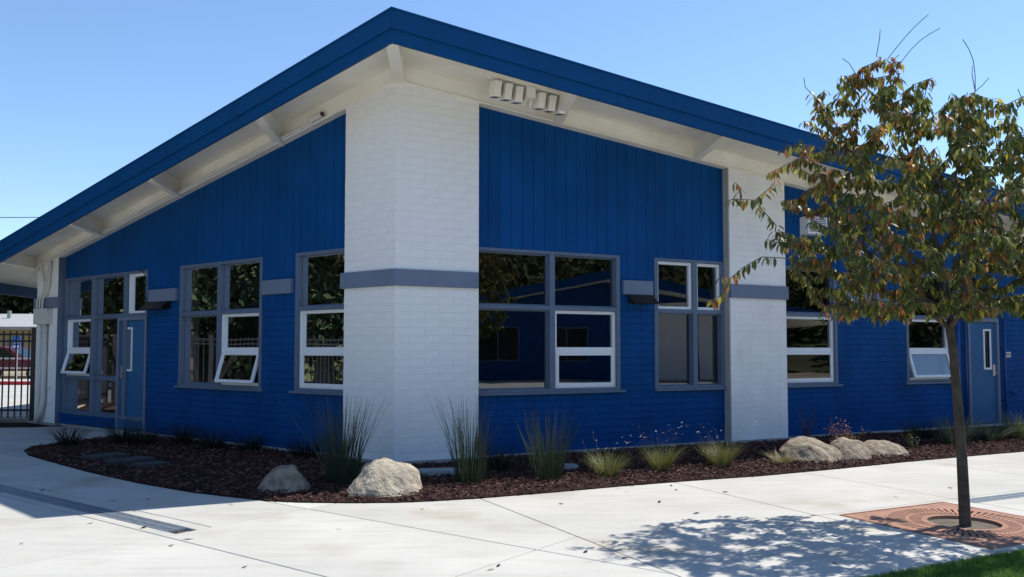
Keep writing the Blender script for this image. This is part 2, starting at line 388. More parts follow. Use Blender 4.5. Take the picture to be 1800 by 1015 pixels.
bj = MB(); lay(FL, 9.24, 10.15, lambda s: zL(FL(s, PILL, 0)) + 0.1, p3, rng, False, bj)
bj.build('brick_courses', M['white_brick'], p3, kind='stuff')
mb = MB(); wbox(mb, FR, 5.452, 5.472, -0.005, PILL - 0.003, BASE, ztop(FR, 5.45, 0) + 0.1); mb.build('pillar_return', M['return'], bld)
mb = MB(); wbox(mb, FL, 9.225, 9.238, -0.005, PILL + 0.004, BASE, ztop(FL, 9.22, 0) + 0.1); mb.build('corner_trim', M['frame'], bld)

# grey band round the pillars, and band blocks between windows
mb = MB(); a, b = PILL - 0.02, PILL + 0.045
def bandpts(d): return [FL(sL1 + 0.035, d, 0), FL(corner_s(d), d, 0), FR(sR1 - 0.02, d, 0)]
o_, i_ = bandpts(b), bandpts(a)
mb.prism([o_[0], o_[1], i_[1], i_[0]], BZ0, BZ1); mb.prism([o_[1], o_[2], i_[2], i_[1]], BZ0, BZ1)
bevel(mb.build('band', M['band'], bld), 0.004)
for F, s0, s1, d0, d1 in [(FR, 5.45, 6.675, PILL - 0.02, PILL + 0.045), (FL, 9.22, 10.2, PILL - 0.02, PILL + 0.045),
                          (FL, 5.17, 6.02, -0.002, 0.07), (FL, 2.13, 2.81, -0.002, 0.07), (FR, 3.50, 4.03, -0.002, 0.07),
                          (FR, 8.0, 9.68, -0.002, 0.07), (FR, 12.40, 13.6, -0.002, 0.07), (FR, 11.0, 11.42, -0.002, 0.07)]:
    mb = MB(); wbox(mb, F, s0, s1, d0, d1, BZ0, BZ1); bevel(mb.build('band', M['band'], bld), 0.005)

# foundation strip, interior
mb = MB()
for F, s0, s1 in ((FL, 0.9, 10.3), (FR, 1.1, ENDR)):
    wbox(mb, F, s0, s1, -0.2, 0.045, -0.3, BASE - 0.003)
mb.prism([FL(corner_s(0.19), 0.19, 0), FL(0.96, 0.19, 0), FL(0.96, -0.19, 0), CB - NL * 0.3 - NR * 0.3, FR(1.16, -0.19, 0), FR(1.16, 0.19, 0)], -0.3, BASE - 0.006)
wbox(mb, FR, 5.40, 6.72, -0.19, 0.19, -0.3, BASE - 0.006); wbox(mb, FL, 9.2, 10.35, -0.19, 0.19, -0.3, BASE - 0.006)
mb.build('foundation', M['concrete'], bld)
mb = MB(); far = [FL(0, -0.17, 0), FL(10.1, -0.17, 0), FL(10.1, -5, 0), CB - (NL + NR) * 5.5, FR(ENDR, -5, 0), FR(ENDR, -0.17, 0)]
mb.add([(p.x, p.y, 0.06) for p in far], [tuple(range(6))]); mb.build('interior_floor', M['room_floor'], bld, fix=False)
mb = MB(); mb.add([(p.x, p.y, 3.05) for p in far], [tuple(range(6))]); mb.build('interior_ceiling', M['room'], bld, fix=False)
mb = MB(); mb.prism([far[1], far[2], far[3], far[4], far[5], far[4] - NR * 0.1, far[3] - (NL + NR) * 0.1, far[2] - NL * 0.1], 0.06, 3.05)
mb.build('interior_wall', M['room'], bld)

# ------------------------------------------------------------------ windows
def win(F, s0, s1, z0, z1, vs, hs, label, sill=True, mw=0.085, panes=(), vinyls=(), sillext=0.07):
    """grey frame mesh with panes, vinyl units and sashes as children"""
    mb = MB(); D0, D1 = -0.155, 0.022; t = 0.065
    wbox(mb, F, s0, s0 + t, D0, D1, z0, z1); wbox(mb, F, s1 - t, s1, D0, D1, z0, z1)
    wbox(mb, F, s0 + t, s1 - t, D0, D1 - 0.002, z1 - 0.045, z1)
    if z0 > 0.5: wbox(mb, F, s0 + t, s1 - t, D0, D1 - 0.002, z0, z0 + 0.045)
    else: wbox(mb, F, s0 + t, s1 - t, D0, D1 - 0.002, z0, z0 + 0.06)
    for v in vs: wbox(mb, F, v - mw / 2, v + mw / 2, D0, D1 - 0.004, z0 + 0.045, z1 - 0.045)
    for a, b, h in hs: wbox(mb, F, a, b, D0, D1 - 0.008, h - 0.03, h + 0.03)
    if sill: wbox(mb, F, s0 - sillext, s1 + sillext, -0.01, 0.06, z0 - 0.03, z0 + 0.004)
    o = mb.build('window', M['frame'], bld); o['label'] = label; bevel(o, 0.003, 1)
    for a, b, c, d in panes:
        st = MB(); e = 0.02
        for x in ((a, a + e, c, d), (b - e, b, c, d), (a + e, b - e, c, c + e), (a + e, b - e, d - e, d)): wbox(st, F, x[0], x[1], -0.10, -0.05, x[2], x[3])
        st.build('pane_stop', M['frame'], o)
        g = MB(); g.add([F(a, -0.07, c), F(b, -0.07, c), F(b, -0.07, d), F(a, -0.07, d)], [(0, 1, 2, 3)]); g.build('pane', M['glass'], o, fix=False)
    for (a, b, c, d, rail, opened, blind) in vinyls:
        fr = MB(); e = 0.045; y0, y1 = -0.11, -0.022
        for x in ((a, a + e, c, d), (b - e, b, c, d), (a + e, b - e, c, c + e), (a + e, b - e, d - e, d)): wbox(fr, F, x[0], x[1], y0, y1, x[2], x[3])
        if rail: wbox(fr, F, a + e, b - e, y0, y1 - 0.004, rail - 0.035, rail + 0.035)
        bevel(fr.build('vinyl_frame', M['vinyl'], o), 0.004, 1)
        top = rail + 0.035 if rail else c + e
        g = MB(); g.add([F(a + e, -0.065, top), F(b - e, -0.065, top), F(b - e, -0.065, d - e), F(a + e, -0.065, d - e)], [(0, 1, 2, 3)]); g.build('pane', M['glass'], o, fix=False)
        if rail:
            zt, zb = rail - 0.035, c + e * 0.5; ang = R_(16) if opened else 0; y = y1 - 0.012
            def SF(s, dd, zz, F=F, zt=zt, y=y, ang=ang):
                h = zt - zz; return F(s, y + h * math.sin(ang) + dd * math.cos(ang), zt - h * math.cos(ang) + dd * math.sin(ang))
            sh = MB(); e2 = 0.05; a2, b2 = a + e * 0.6, b - e * 0.6
            for x in ((a2, a2 + e2, zb, zt), (b2 - e2, b2, zb, zt), (a2 + e2, b2 - e2, zb, zb + e2), (a2 + e2, b2 - e2, zt - e2, zt)): wbox(sh, SF, x[0], x[1], -0.02, 0.02, x[2], x[3])
            bevel(sh.build('sash', M['vinyl'], o), 0.004, 1)
            g = MB(); g.add([SF(a2 + e2, 0, zb + e2), SF(b2 - e2, 0, zb + e2), SF(b2 - e2, 0, zt - e2), SF(a2 + e2, 0, zt - e2)], [(0, 1, 2, 3)]); g.build('pane', M['glass'], o, fix=False)
            if opened:
                ar = MB(); ar.tube([SF(b2 - 0.02, -0.01, zb + 0.08), F(b - 0.03, -0.07, zb + 0.2)], 0.006, 6); ar.build('stay_arm', M['metal'], o)
        if blind:
            g = MB(); wbox(g, F, a + e, b - e, -0.20, -0.19, c + e, rail); g.build('blind', M['blind'], o)
    return o
i = 0.045; HMa, HMb = HM0 + 0.0, HM1
win(FL, 6.14, 9.22, 0.24, HEAD, [8.09, 6.90], [(6.2, 9.16, 2.11), (7.14, 9.16, 0.96)], 'tall storefront window bay beside the left door', sill=False, mw=0.12,
    panes=[(8.15, 9.16, 2.14, HEAD - i), (6.96, 8.03, 2.14, HEAD - i), (7.14, 8.03, 0.99, 2.08), (7.14, 8.03, 0.30, 0.93), (8.15, 9.16, 0.30, 0.93)],
    vinyls=[(8.15, 9.16, 0.99, 2.08, 1.50, True, False), (6.2, 6.84, 2.14, HEAD - i, None, False, False)])
win(FL, 2.87, 5.12, SILL, HEAD, [4.0], [(2.93, 5.06, 2.085)], 'left facade window with its lower right sash propped open',
    panes=[(4.04, 5.06, 2.115, HEAD - i), (2.93, 3.96, 2.115, HEAD - i), (4.04, 5.06, SILL + i, 2.055)], vinyls=[(2.93, 3.96, SILL + i, 2.055, 1.49, True, False)])
win(FL, 0.80, 2.08, SILL, HEAD, [], [(0.86, 2.02, 2.085)], 'left facade window against the corner pillar',
    panes=[(0.86, 2.02, 2.115, HEAD - i)], vinyls=[(0.86, 2.02, SILL + i, 2.055, 1.49, False, False)])
win(FR, 1.0, 3.46, SILL, HEAD, [2.305], [(1.06, 3.40, 2.085)], 'large four-light window right of the corner pillar',
    panes=[(1.06, 2.26, 2.115, HEAD - i), (2.35, 3.40, 2.115, HEAD - i), (1.06, 2.26, SILL + i, 2.055)], vinyls=[(2.35, 3.40, SILL + i, 2.055, 1.49, False, False)])
win(FR, 4.09, 5.455, SILL, HEAD, [4.87], [(4.15, 5.40, 2.085)], 'narrower window with two white upper lights left of second pillar', sillext=0.0,
    panes=[(4.15, 4.83, SILL + i, 2.055), (4.91, 5.40, SILL + i, 2.055)], vinyls=[(4.15, 4.83, 2.115, HEAD - i, None, False, False), (4.91, 5.40, 2.115, HEAD - i, None, False, False)])
win(FR, 6.64, 7.96, SILL, HEAD, [], [(6.7, 7.9, 2.085)], 'window just right of the second pillar',
    panes=[(6.7, 7.9, 2.115, HEAD - i)], vinyls=[(6.7, 7.9, SILL + i, 2.055, 1.49, False, False)])
win(FR, 9.71, 10.98, SILL, HEAD, [], [(9.77, 10.92, 2.085)], 'window behind the young tree with lower sash propped open',
    panes=[(9.77, 10.92, 2.115, HEAD - i)], vinyls=[(9.77, 10.92, SILL + i, 2.055, 1.49, True, True)])
mb = MB(); wbox(mb, FL, 7.14, 9.30, -0.1, 0.05, 0.06, 0.238); wbox(mb, FL, 7.14, 9.36, -0.05, 0.085, 0.20, 0.245); mb.build('kick_plate', M['blue'], bld)

# doors
def door(F, s0, s1, zt, hinge_far, label, glass_s):
    fr = MB(); t = 0.06
    wbox(fr, F, s0, s0 + t, -0.12, 0.03, BASE, zt); wbox(fr, F, s1 - t, s1, -0.12, 0.03, BASE, zt); wbox(fr, F, s0 + t, s1 - t, -0.12, 0.028, zt - 0.06, zt)
    ob = MB(); g0, g1 = glass_s; a, b = s0 + t + 0.004, s1 - t - 0.004
    y0, y1 = -0.07, -0.022
    wbox(ob, F, a, g0, y0, y1, BASE + 0.015, zt - 0.065); wbox(ob, F, g1, b, y0, y1, BASE + 0.015, zt - 0.065)
    wbox(ob, F, g0, g1, y0, y1, BASE + 0.015, 1.13); wbox(ob, F, g0, g1, y0, y1, 1.87, zt - 0.065)
    d = ob.build('door', M['blue_door'], bld); d['label'] = label
    bevel(fr.build('door_frame', M['band'], d), 0.004, 1)
    k = MB(); e = 0.025
    for x in ((g0 - e, g0 + 0.012, 1.13 - e, 1.87 + e), (g1 - 0.012, g1 + e, 1.13 - e, 1.87 + e), (g0, g1, 1.13 - e, 1.13 + 0.012), (g0, g1, 1.87 - 0.012, 1.87 + e)): wbox(k, F, x[0], x[1], y1 - 0.001, y1 + 0.014, x[2], x[3])
    k.build('vision_frame', M['vinyl'], d)
    g = MB(); g.add([F(g0, -0.045, 1.13), F(g1, -0.045, 1.13), F(g1, -0.045, 1.87), F(g0, -0.045, 1.87)], [(0, 1, 2, 3)]); g.build('pane', M['glass'], d, fix=False)
    hs = b - 0.07 if hinge_far else a + 0.07
    h = MB(); wbox(h, F, hs - 0.035, hs + 0.035, y1 - 0.001, y1 + 0.02, 0.98, 1.2)
    sg = -1 if hinge_far else 1
    h.tube([F(hs, y1 + 0.01, 1.04), F(hs, y1 + 0.065, 1.04), F(hs + sg * 0.12, y1 + 0.065, 1.035)], 0.011, 8)
    h.build('handle', M['metal'], d)
    return d
door(FL, 6.14, 7.14, 2.08, True, 'blue door with a slim vision panel in the left facade', (6.70, 6.86))
door(FR, 11.44, 12.37, 2.09, True, 'blue door behind the young tree', (11.97, 12.15))
mb = MB(); wbox(mb, FR, 11.44, 12.37, -0.12, 0.02, 2.29, 2.33); wbox(mb, FR, 11.44, 12.37, -0.12, 0.02, 2.092, 2.12); tr_ = mb.build('transom', M['frame'], bld)
g = MB(); g.add([FR(11.44, -0.06, 2.11), FR(12.37, -0.06, 2.11), FR(12.37, -0.06, 2.3), FR(11.44, -0.06, 2.3)], [(0, 1, 2, 3)]); g.build('pane', M['glass'], tr_, fix=False)

# ------------------------------------------------------------------ roof
eave_pt = Vector((-11.5, 18.6, 0))
def meet(p, d, q_, e):
    k = ((q_.x - p.x) * e.y - (q_.y - p.y) * e.x) / (d.x * e.y - d.y * e.x); return p + d * k
FLc = meet(CB + NL * DLF, DL, eave_pt, UR); FRc = FR(ENDR + 0.5, DRF, 0)
SOF = 0.235; RT = 0.36
polyL = [F0, FLc, FLc + UR * 9, F0 + UR * 14]; polyR = [F0, F0 + UR * 14, FRc + UR * 9, FRc]
roof = None
mb = MB(); mb.prism(polyL, lambda p: zL(p) + SOF + 0.02, lambda p: zL(p) + RT); mb.prism(polyR, lambda p: zR(p) + SOF + 0.02, lambda p: zR(p) + RT)
roof = mb.build('roof', M['roof'], bld)
for poly, zf in ((polyL, zL), (polyR, zR)):
    mb = MB(); mb.prism(poly, lambda p: zf(p) + SOF, lambda p: zf(p) + SOF + 0.018); so_ = mb.build('soffit', M['cream'], roof)
def fascia(A, B, N, zf, name_):
    T = (B - A).normalized()
    for (d0, d1, h0, h1, nm) in ((-0.03, 0.012, -0.005, 0.155, 'fascia'), (-0.03, 0.034, 0.155, 0.372, 'fascia'), (-0.05, 0.046, 0.372, 0.392, 'roof_edge')):
        mb = MB(); a, b = A, B
        vs = []
        for p in (a, b):
            z = zf(p)
            vs += [(p + N * d0, z + h0), (p + N * d1, z + h0), (p + N * d1, z + h1), (p + N * d0, z + h1)]
        vs = [(v.x, v.y, z) for v, z in vs]
        mb.add(vs, [(0, 1, 2, 3), (7, 6, 5, 4), (0, 4, 5, 1), (1, 5, 6, 2), (2, 6, 7, 3), (3, 7, 4, 0)])
        mb.build(nm, M['blue_fascia'], roof)
def mitred(A, B, NA, zf):
    # corner end follows the ridge line so that left and right fascia meet in a mitre
    for (d0, d1, h0, h1, nm) in ((-0.03, 0.012, -0.005, 0.155, 'fascia'), (-0.03, 0.034, 0.155, 0.372, 'fascia'), (-0.05, 0.046, 0.372, 0.392, 'roof_edge')):
        k = 1.0 / NA.dot(-UR); L_ = (B - A).length; T = (B - A) / L_
        cuts = [0.0] + [q for q in (3.05 * j + (0.9 if nm == 'fascia' and h0 > 0 else 0.0) for j in range(1, 9)) if q < L_ - 0.5] + [L_]
        for c0, c1 in zip(cuts[:-1], cuts[1:]):
            vs = []
            for p, corner in ((A + T * (c0 + (0.0025 if c0 > 0 else 0)), c0 == 0.0), (A + T * (c1 - 0.0025), False)):
                for d, h in ((d0, h0), (d1, h0), (d1, h1), (d0, h1)):
                    v = p - UR * (d * k) if corner else p + NA * d
                    vs.append((v.x, v.y, zf(v) + h))
            mb = MB(); mb.add(vs, [(0, 1, 2, 3), (7, 6, 5, 4), (0, 4, 5, 1), (1, 5, 6, 2), (2, 6, 7, 3), (3, 7, 4, 0)])
            mb.build(nm, M['blue_fascia'], roof)
mitred(F0, FLc, NL, zL); mitred(F0, FRc, NR, zR)
perpE = Vector((-UR.y, UR.x, 0)); perpE = perpE if perpE.dot(DL) > 0 else -perpE
fascia(FLc, FLc + UR * 9, perpE, zL, 'eave'); fascia(FRc, FRc + UR * 9, DR, zR, 'eave')
# beams running parallel to the ridge, and the blocking board along the wall heads
def beam(F, s, DF, zf, wd=0.13):
    A = F(s, -0.05, 0); N = NL if F is FL else NR; ln = (DF - 0.03 + 0.05) / N.dot(-UR); B = A - UR * ln
    side = Vector((-UR.y, UR.x, 0)) * (wd / 2); vs = []
    for p in (A, B):
        for sg in (-1, 1):
            v = p + side * sg; vs.append((v.x, v.y, zf(p) + 0.002)); vs.append((v.x, v.y, zf(p) + SOF + 0.01))
    mb = MB(); mb.add(vs, [(0, 1, 3, 2), (4, 6, 7, 5), (0, 4, 5, 1), (2, 3, 7, 6), (0, 2, 6, 4), (1, 5, 7, 3)])
    bevel(mb.build('beam', M['cream'], roof), 0.004, 1)
for s in (2.53, 5.22, 7.75, 10.42): beam(FL, s, DLF, zL)
for s in (2.41, 4.90, 7.4, 9.9, 12.4, 14.9): beam(FR, s, DRF, zR)
A = CB - (NL + NR) * 0.02; B = F0 + UR * 0.05; side = Vector((-UR.y, UR.x, 0)) * 0.075
mb = MB(); mb.prism([A - side, B - side, B + side, A + side], ZR - 0.015, ZR + SOF + 0.01); bevel(mb.build('beam', M['cream'], roof), 0.004, 1)
for F, s1, DF in ((FL, 10.2, 0), (FR, ENDR, 0)):
    mb = MB()
    def ring(s, mit):
        r = []
        for d, top in ((-0.02, 0), (0.165, 0), (0.165, 1), (-0.02, 1)):
            ss = corner_s(d) if mit else s; v = F(ss, d, 0); z = (zL if F is FL else zR)(v) + (SOF + 0.012 if top else 0.0); r.append((v.x, v.y, z))
        return r
    mb.add(ring(0, True) + ring(s1, False), [(0, 1, 2, 3), (7, 6, 5, 4), (0, 4, 5, 1), (1, 5, 6, 2), (2, 6, 7, 3), (3, 7, 4, 0)])
    mb.build('blocking_board', M['cream'], roof)
    mb = MB()
    a0, b0 = F(corner_s(0.18), 0.18, 0), F(s1, 0.18, 0)
    zf = zL if F is FL else zR
    mb.tube([(a0.x, a0.y, zf(a0) + 0.012), (b0.x, b0.y, zf(b0) + 0.012)], 0.014, 6); mb.build('trim_bead', M['cream'], roof)
# far side wall under the left eave, closing the building
mb = MB(); A = FL(10.1, 0.0, 0); mb.prism([A, A + UR * 9, A + UR * 9 - perpE * 0.2, A - perpE * 0.2], BASE, lambda p: zL(p) + 0.2); mb.build('end_wall', M['white_brick'], bld)

# ------------------------------------------------------------------ fixtures on the building
def wall_light(F, s0, s1, label):
    t = thing('wall_light', label, 'wall light', tuple(F((s0 + s1) / 2, 0.02, 2.17)))
    mb = MB(); wbox(mb, F, s0 + 0.05, s1 - 0.05, 0.013, 0.07, 2.19, 2.31); mb.build('backplate', M['black'], t)
    mb = MB(); mb.hexa([F(s0, 0.06, 2.305), F(s1, 0.06, 2.305), F(s1, 0.10, 2.30), F(s0, 0.10, 2.30), F(s0, 0.06, 2.312), F(s1, 0.06, 2.312), F(s1 , 0.1, 2.312), F(s0, 0.1, 2.312)])
    mb.hexa([F(s0, 0.09, 2.30), F(s1, 0.09, 2.30), F(s1, 0.24, 2.17), F(s0, 0.24, 2.17), F(s0, 0.09, 2.312), F(s1, 0.09, 2.312), F(s1, 0.25, 2.18), F(s0, 0.25, 2.18)])
    mb.build('hood', M['black'], t)
    mb = MB(); wbox(mb, F, s0 + 0.08, s1 - 0.08, 0.07, 0.15, 2.17, 2.20); mb.build('lens', M['darkglass'], t)
wall_light(FR, 3.56, 4.01, 'black hooded wall light under the grey block between right windows')
wall_light(FL, 5.35, 6.03, 'black hooded wall light above and beside the left door')
# floodlight cluster under the right soffit
t = thing('floodlight', 'cream six-head floodlight under the soffit right of the corner pillar', 'floodlight', tuple(FR(1.55, 0.55, 5.03)))
sb = lambda s, d: zR(FR(s, d, 0)) + SOF
mb = MB(); p = [FR(1.0, 0.60, 0), FR(2.1, 0.60, 0), FR(2.1, 0.74, 0), FR(1.0, 0.74, 0)]; mb.prism(p, lambda q: zR(q) + SOF - 0.03, lambda q: zR(q) + SOF - 0.001); mb.build('mounting_bar', M['cream'], t)
for k, s in enumerate((1.10, 1.26, 1.42, 1.76, 1.92, 2.08)):
    z = sb(s, 0.67); mb = MB()
    mb.hexa([FR(s - 0.05, 0.54, z - 0.24), FR(s + 0.05, 0.54, z - 0.24), FR(s + 0.05, 0.70, z - 0.27), FR(s - 0.05, 0.70, z - 0.27), FR(s - 0.05, 0.60, z - 0.05), FR(s + 0.05, 0.60, z - 0.05), FR(s + 0.05, 0.76, z - 0.07), FR(s - 0.05, 0.76, z - 0.07)])
    h = mb.build('lamp_head', M['cream'], t); bevel(h, 0.008)
    mb = MB(); mb.hexa([FR(s - 0.04, 0.555, z - 0.252), FR(s + 0.04, 0.555, z - 0.252), FR(s + 0.04, 0.685, z - 0.277), FR(s - 0.04, 0.685, z - 0.277), FR(s - 0.04, 0.555, z - 0.23), FR(s + 0.04, 0.555, z - 0.23), FR(s + 0.04, 0.685, z - 0.25), FR(s - 0.04, 0.685, z - 0.25)]); mb.build('lens', M['frame'], h)
    mb = MB(); mb.tube([FR(s + 0.065, 0.67, z - 0.02), FR(s + 0.065, 0.64, z - 0.2)], 0.012, 6); mb.tube([FR(s + 0.078, 0.60, z - 0.03), FR(s + 0.078, 0.60, z - 0.21)], 0.022, 6); mb.build('bracket', M['black'], t)
mb = MB(); z = sb(1.58, .67); wbox(mb, FR, 1.52, 1.65, 0.60, 0.74, z - 0.18, z - 0.02); mb.tube([FR(1.55, 0.66, z - 0.18), FR(1.54, 0.6, z - 0.26)], 0.012, 6); mb.tube([FR(1.62, 0.66, z - 0.18), FR(1.64, 0.6, z - 0.26)], 0.012, 6); mb.build('sensor_box', M['cream'], t)
# conduit along the left wall head with a camera at its end
t = thing('security_camera', 'small white tube camera at the end of the roofline conduit', 'camera', tuple(FL(1.5, 0.24, 4.72)))
def cl(s, d, dz): v = FL(s, d, 0); return (v.x, v.y, zL(v) + dz)
mb = MB(); mb.tube([cl(1.28, 0.23, 0.06), cl(1.5, 0.23, 0.055)], 0.045, 10); mb.build('camera_body', M['pipe'], t)
mb = MB(); mb.tube([cl(1.265, 0.23, 0.06), cl(1.28, 0.23, 0.06)], 0.034, 10); mb.build('lens', M['darkglass'], t)
t = thing('conduit_run', 'cream conduit following the left roofline down to the far pillar', 'pipe', tuple(FL(9.6, 0.2, 0)))
mb = MB(); mb.tube([cl(1.5, 0.215, 0.03), cl(4.5, 0.215, 0.03), cl(9.3, 0.215, 0.03)], 0.024, 8); mb.build('long_conduit', M['pipe'], t)
def pipe(path, r, m='pipe', nm='conduit'):
    mb = MB(); pts = [FL(*p) for p in path]
    sm = [pts[0]]
    for k in range(1, len(pts) - 1):
        for u in (0.35, 0.65): pass
        a, b, c = pts[k - 1], pts[k], pts[k + 1]; r1 = min(0.12, (b - a).length * 0.4, (c - b).length * 0.4)
        p0 = b + (a - b).normalized() * r1; p2_ = b + (c - b).normalized() * r1
        for j in range(5):
            u = j / 4; sm.append(p0 * (1 - u) ** 2 + b * 2 * u * (1 - u) + p2_ * u * u)
    sm.append(pts[-1]); mb.tube(sm, r, 8); return mb.build(nm, M[m], t, smooth=True)
D = PILL + 0.045
pipe([(9.30, D + 0.02, 3.31), (9.5, D + .02, 3.30), (9.62, D, 2.95), (9.66, D, 2.7), (9.80, D + .05, 2.52), (9.80, D + .05, 2.24)], 0.022)
pipe([(9.45, D + 0.02, 3.29), (9.52, D, 3.0), (9.56, D, 2.7), (9.68, D + .05, 2.5), (9.68, D + .05, 2.24)], 0.022)
pipe([(9.86, D + .02, 3.20), (9.86, D, 3.05), (9.74, D, 2.85), (9.76, D, 2.68), (9.92, D + .05, 2.5), (9.92, D + .05, 2.24)], 0.02)
pipe([(9.45, D + .02, 3.29), (9.86, D + .03, 3.22), (10.15, D + 0.02, 3.08), (10.3, D, 3.02)], 0.024)
mb = MB(); wbox(mb, FL, 9.44, 10.0, PILL + 0.003, PILL + 0.13, 2.0, 2.31); bevel(mb.build('junction_box', M['pipe'], t), 0.006)
pipe([(9.62, D + 0.02, 2.02), (9.62, D + 0.02, 0.42), (9.74, D + 0.08, 0.06)], 0.05, nm='downpipe')
pipe([(9.82, D, 2.02), (9.82, D, 0.08)], 0.026)
for z in (0.42, 0.72):
    mb = MB(); wbox(mb, FL, 9.42, 9.92, PILL + 0.002, PILL + 0.03, z, z + 0.03); mb.build('strap', M['pipe'], t)
# loose cable by the left door
mb = MB(); mb.tube([FL(6.5, 0.02, 2.93), FL(6.25, 0.035, 2.86), FL(6.15, 0.05, 2.7), FL(6.2, 0.04, 2.5), FL(6.14, 0.04, 2.3)], 0.008, 6); tag(mb.build('loose_cable', M['black'], None, smooth=True), 'thin black cable hanging over the white light above left door', 'cable')
# right wall fixtures
def rbox(name, s0, s1, z0, z1, dd, m, label, cat):
    t = thing(name, label, cat, tuple(FR((s0 + s1) / 2, 0.012, z0)))
    mb = MB(); wbox(mb, FR, s0, s1, 0.012, dd, z0, z1); bevel(mb.build('housing', M[m], t), 0.006); return t
t = rbox('fire_alarm', 8.33, 8.48, 2.115, 2.235, 0.07, 'red', 'red fire alarm below the long grey block', 'fire alarm')
mb = MB(); wbox(mb, FR, 8.37, 8.44, 0.0695, 0.085, 2.14, 2.19); mb.build('strobe_lens', M['vinyl'], t)
t = rbox('alarm_sounder', 8.56, 8.70, 2.115, 2.235, 0.06, 'vinyl', 'small white sounder beside the red fire alarm', 'alarm')
mb = MB(); [wbox(mb, FR, 8.585, 8.675, 0.0595, 0.063, 2.14 + k * 0.02, 2.148 + k * 0.02) for k in range(4)]; mb.build('grille', M['band'], t)
t = rbox('wall_vent_box', 7.12, 7.57, 3.44, 3.74, 0.20, 'vinyl', 'white vent box high on the blue siding behind the tree', 'vent')
for k in range(7):
    mb = MB(); wbox(mb, FR, 7.16, 7.53, 0.1995, 0.212, 3.48 + k * 0.035, 3.495 + k * 0.035); mb.build('louvre', M['band'], t)
t = rbox('room_sign', 12.53, 12.74, 1.34, 1.45, 0.022, 'metal', 'small grey room plaque on the wall right of the door', 'sign')
mb = MB(); wbox(mb, FR, 12.55, 12.72, 0.0215, 0.024, 1.385, 1.41); mb.build('sign_text', M['frame'], t)
for s, lab in ((11.08, 'blue drainpipe left of the right-hand door'), (11.30, 'slimmer blue pipe hugging the right-hand door frame'), (12.48, 'blue pipe on the wall right of the door')):
    t = thing('wall_pipe', lab, 'pipe', tuple(FR(s, 0.06, BASE)), 'blue pipes on the right wall')
    mb = MB(); mb.tube([FR(s, 0.06, 0.0), FR(s, 0.06, 2.31)], 0.04 if s < 11.2 else 0.025, 10); mb.build('pipe', M['pipe_blue'], t, smooth=True)
    for z in (0.5, 1.5):
        mb = MB(); wbox(mb, FR, s - 0.06, s + 0.06, 0.0, 0.035, z, z + 0.03); mb.build('strap', M['pipe_blue'], t)
t = thing('hose_tap', 'small dark tap on the blue wall at the far right', 'tap', tuple(FR(12.75, 0.02, 0.8)))
mb = MB(); mb.tube([FR(12.75, 0, 0.62), FR(12.75, 0.1, 0.62), FR(12.75, 0.13, 0.56)], 0.016, 8); mb.build('spout', M['pipe_blue'], t)
mb = MB(); mb.tube([FR(12.70, 0.08, 0.67), FR(12.80, 0.08, 0.67)], 0.012, 8); mb.tube([FR(12.75, 0.08, 0.62), FR(12.75, 0.08, 0.67)], 0.008, 6); mb.build('handle', M['pipe_blue'], t)

# ------------------------------------------------------------------ ground, paving
def struct(o): o['kind'] = 'structure'; return o
mb = MB(); mb.box(-400, 400, -400, 400, -0.4, -0.12); struct(mb.build('ground', M['earth']))
pav = MB(); pav.add([(-16, 1, -0.022), (13, 1, -0.022), (13, 19, -0.022), (-16, 17.0, -0.022)], [(0, 1, 2, 3)])
pav = struct(pav.build('pavement', M['joint'], fix=False))
mb = MB(); mb.box(-17.5, 34, -30, 16, -0.11, -0.03); struct(mb.build('yard', M['paving']))  # unseen concrete beyond the slabs, added to bounce sunlight up to the soffits
A0 = Vector((-2.78, 6.66, 0)); M0 = Vector((-0.19, 8.08, 0))
def clip(poly, p, n):
    out = []
    for k in range(len(poly)):
        a, b = poly[k], poly[(k + 1) % len(poly)]; da, db = (a - p).dot(n), (b - p).dot(n)
        if da >= 0: out.append(a)
        if da * db < 0: out.append(a + (b - a) * (da / (da - db)))
    return out
rng_s = random.Random(9)
def slab(poly, m='paving', g=0.0045):
    if len(poly) < 3: return
    c = sum(poly, Vector()) / len(poly)
    q = []
    n = len(poly)
    for k in range(n):     # inset
        a, b, d = poly[k - 1], poly[k], poly[(k + 1) % n]
        e1 = (b - a).normalized(); e2 = (d - b).normalized()
        n1 = Vector((-e1.y, e1.x, 0)); n2 = Vector((-e2.y, e2.x, 0))
        if n1.dot(c - b) < 0: n1 = -n1
        if n2.dot(c - b) < 0: n2 = -n2
        den = 1 + n1.dot(n2)
        q.append(b + (n1 + n2) * (g / max(0.2, den)))
    mb = MB(); mb.prism(q, -0.10, 0.0)
    o = mb.build('slab', M[m if m != 'paving' else 'paving%d' % rng_s.randrange(3)], pav); bevel(o, 0.006, 2)
NLi = -NL   # toward the wall
Aoff = [-9, -6.5, -4.3, -2.86, -1.43, 0, 1.43, 2.86, 4.3, 5.8, 8]
Boff = [-9, -6, -2.63, 0, 4.43, 8.9, 12]
def lp(a, b): return A0 + NLi * a + DL * b
for a0, a1 in zip(Aoff[:-1], Aoff[1:]):
    for b0, b1 in zip(Boff[:-1], Boff[1:]):
        subs = [(a0, a1, 'paving')]
        if a0 == 0 and b0 >= 0: subs = [(0.0, 0.11, 'apron'), (0.29, 0.43, 'apron'), (0.43, 1.43, 'paving')]
        for s0, s1, m in subs:
            P = [lp(s0, b0), lp(s1, b0), lp(s1, b1), lp(s0, b1)]
            P = clip(P, M0, -DR)
            if len(P) > 2 and max(-(v - CB).dot(NL) for v in P) < 0.9 + 8: slab(P, m)
gC = Vector((3.885, 7.17, 0)); gh = 0.70
ga = (gC - M0).dot(DR); gb = (gC - M0).dot(NR)
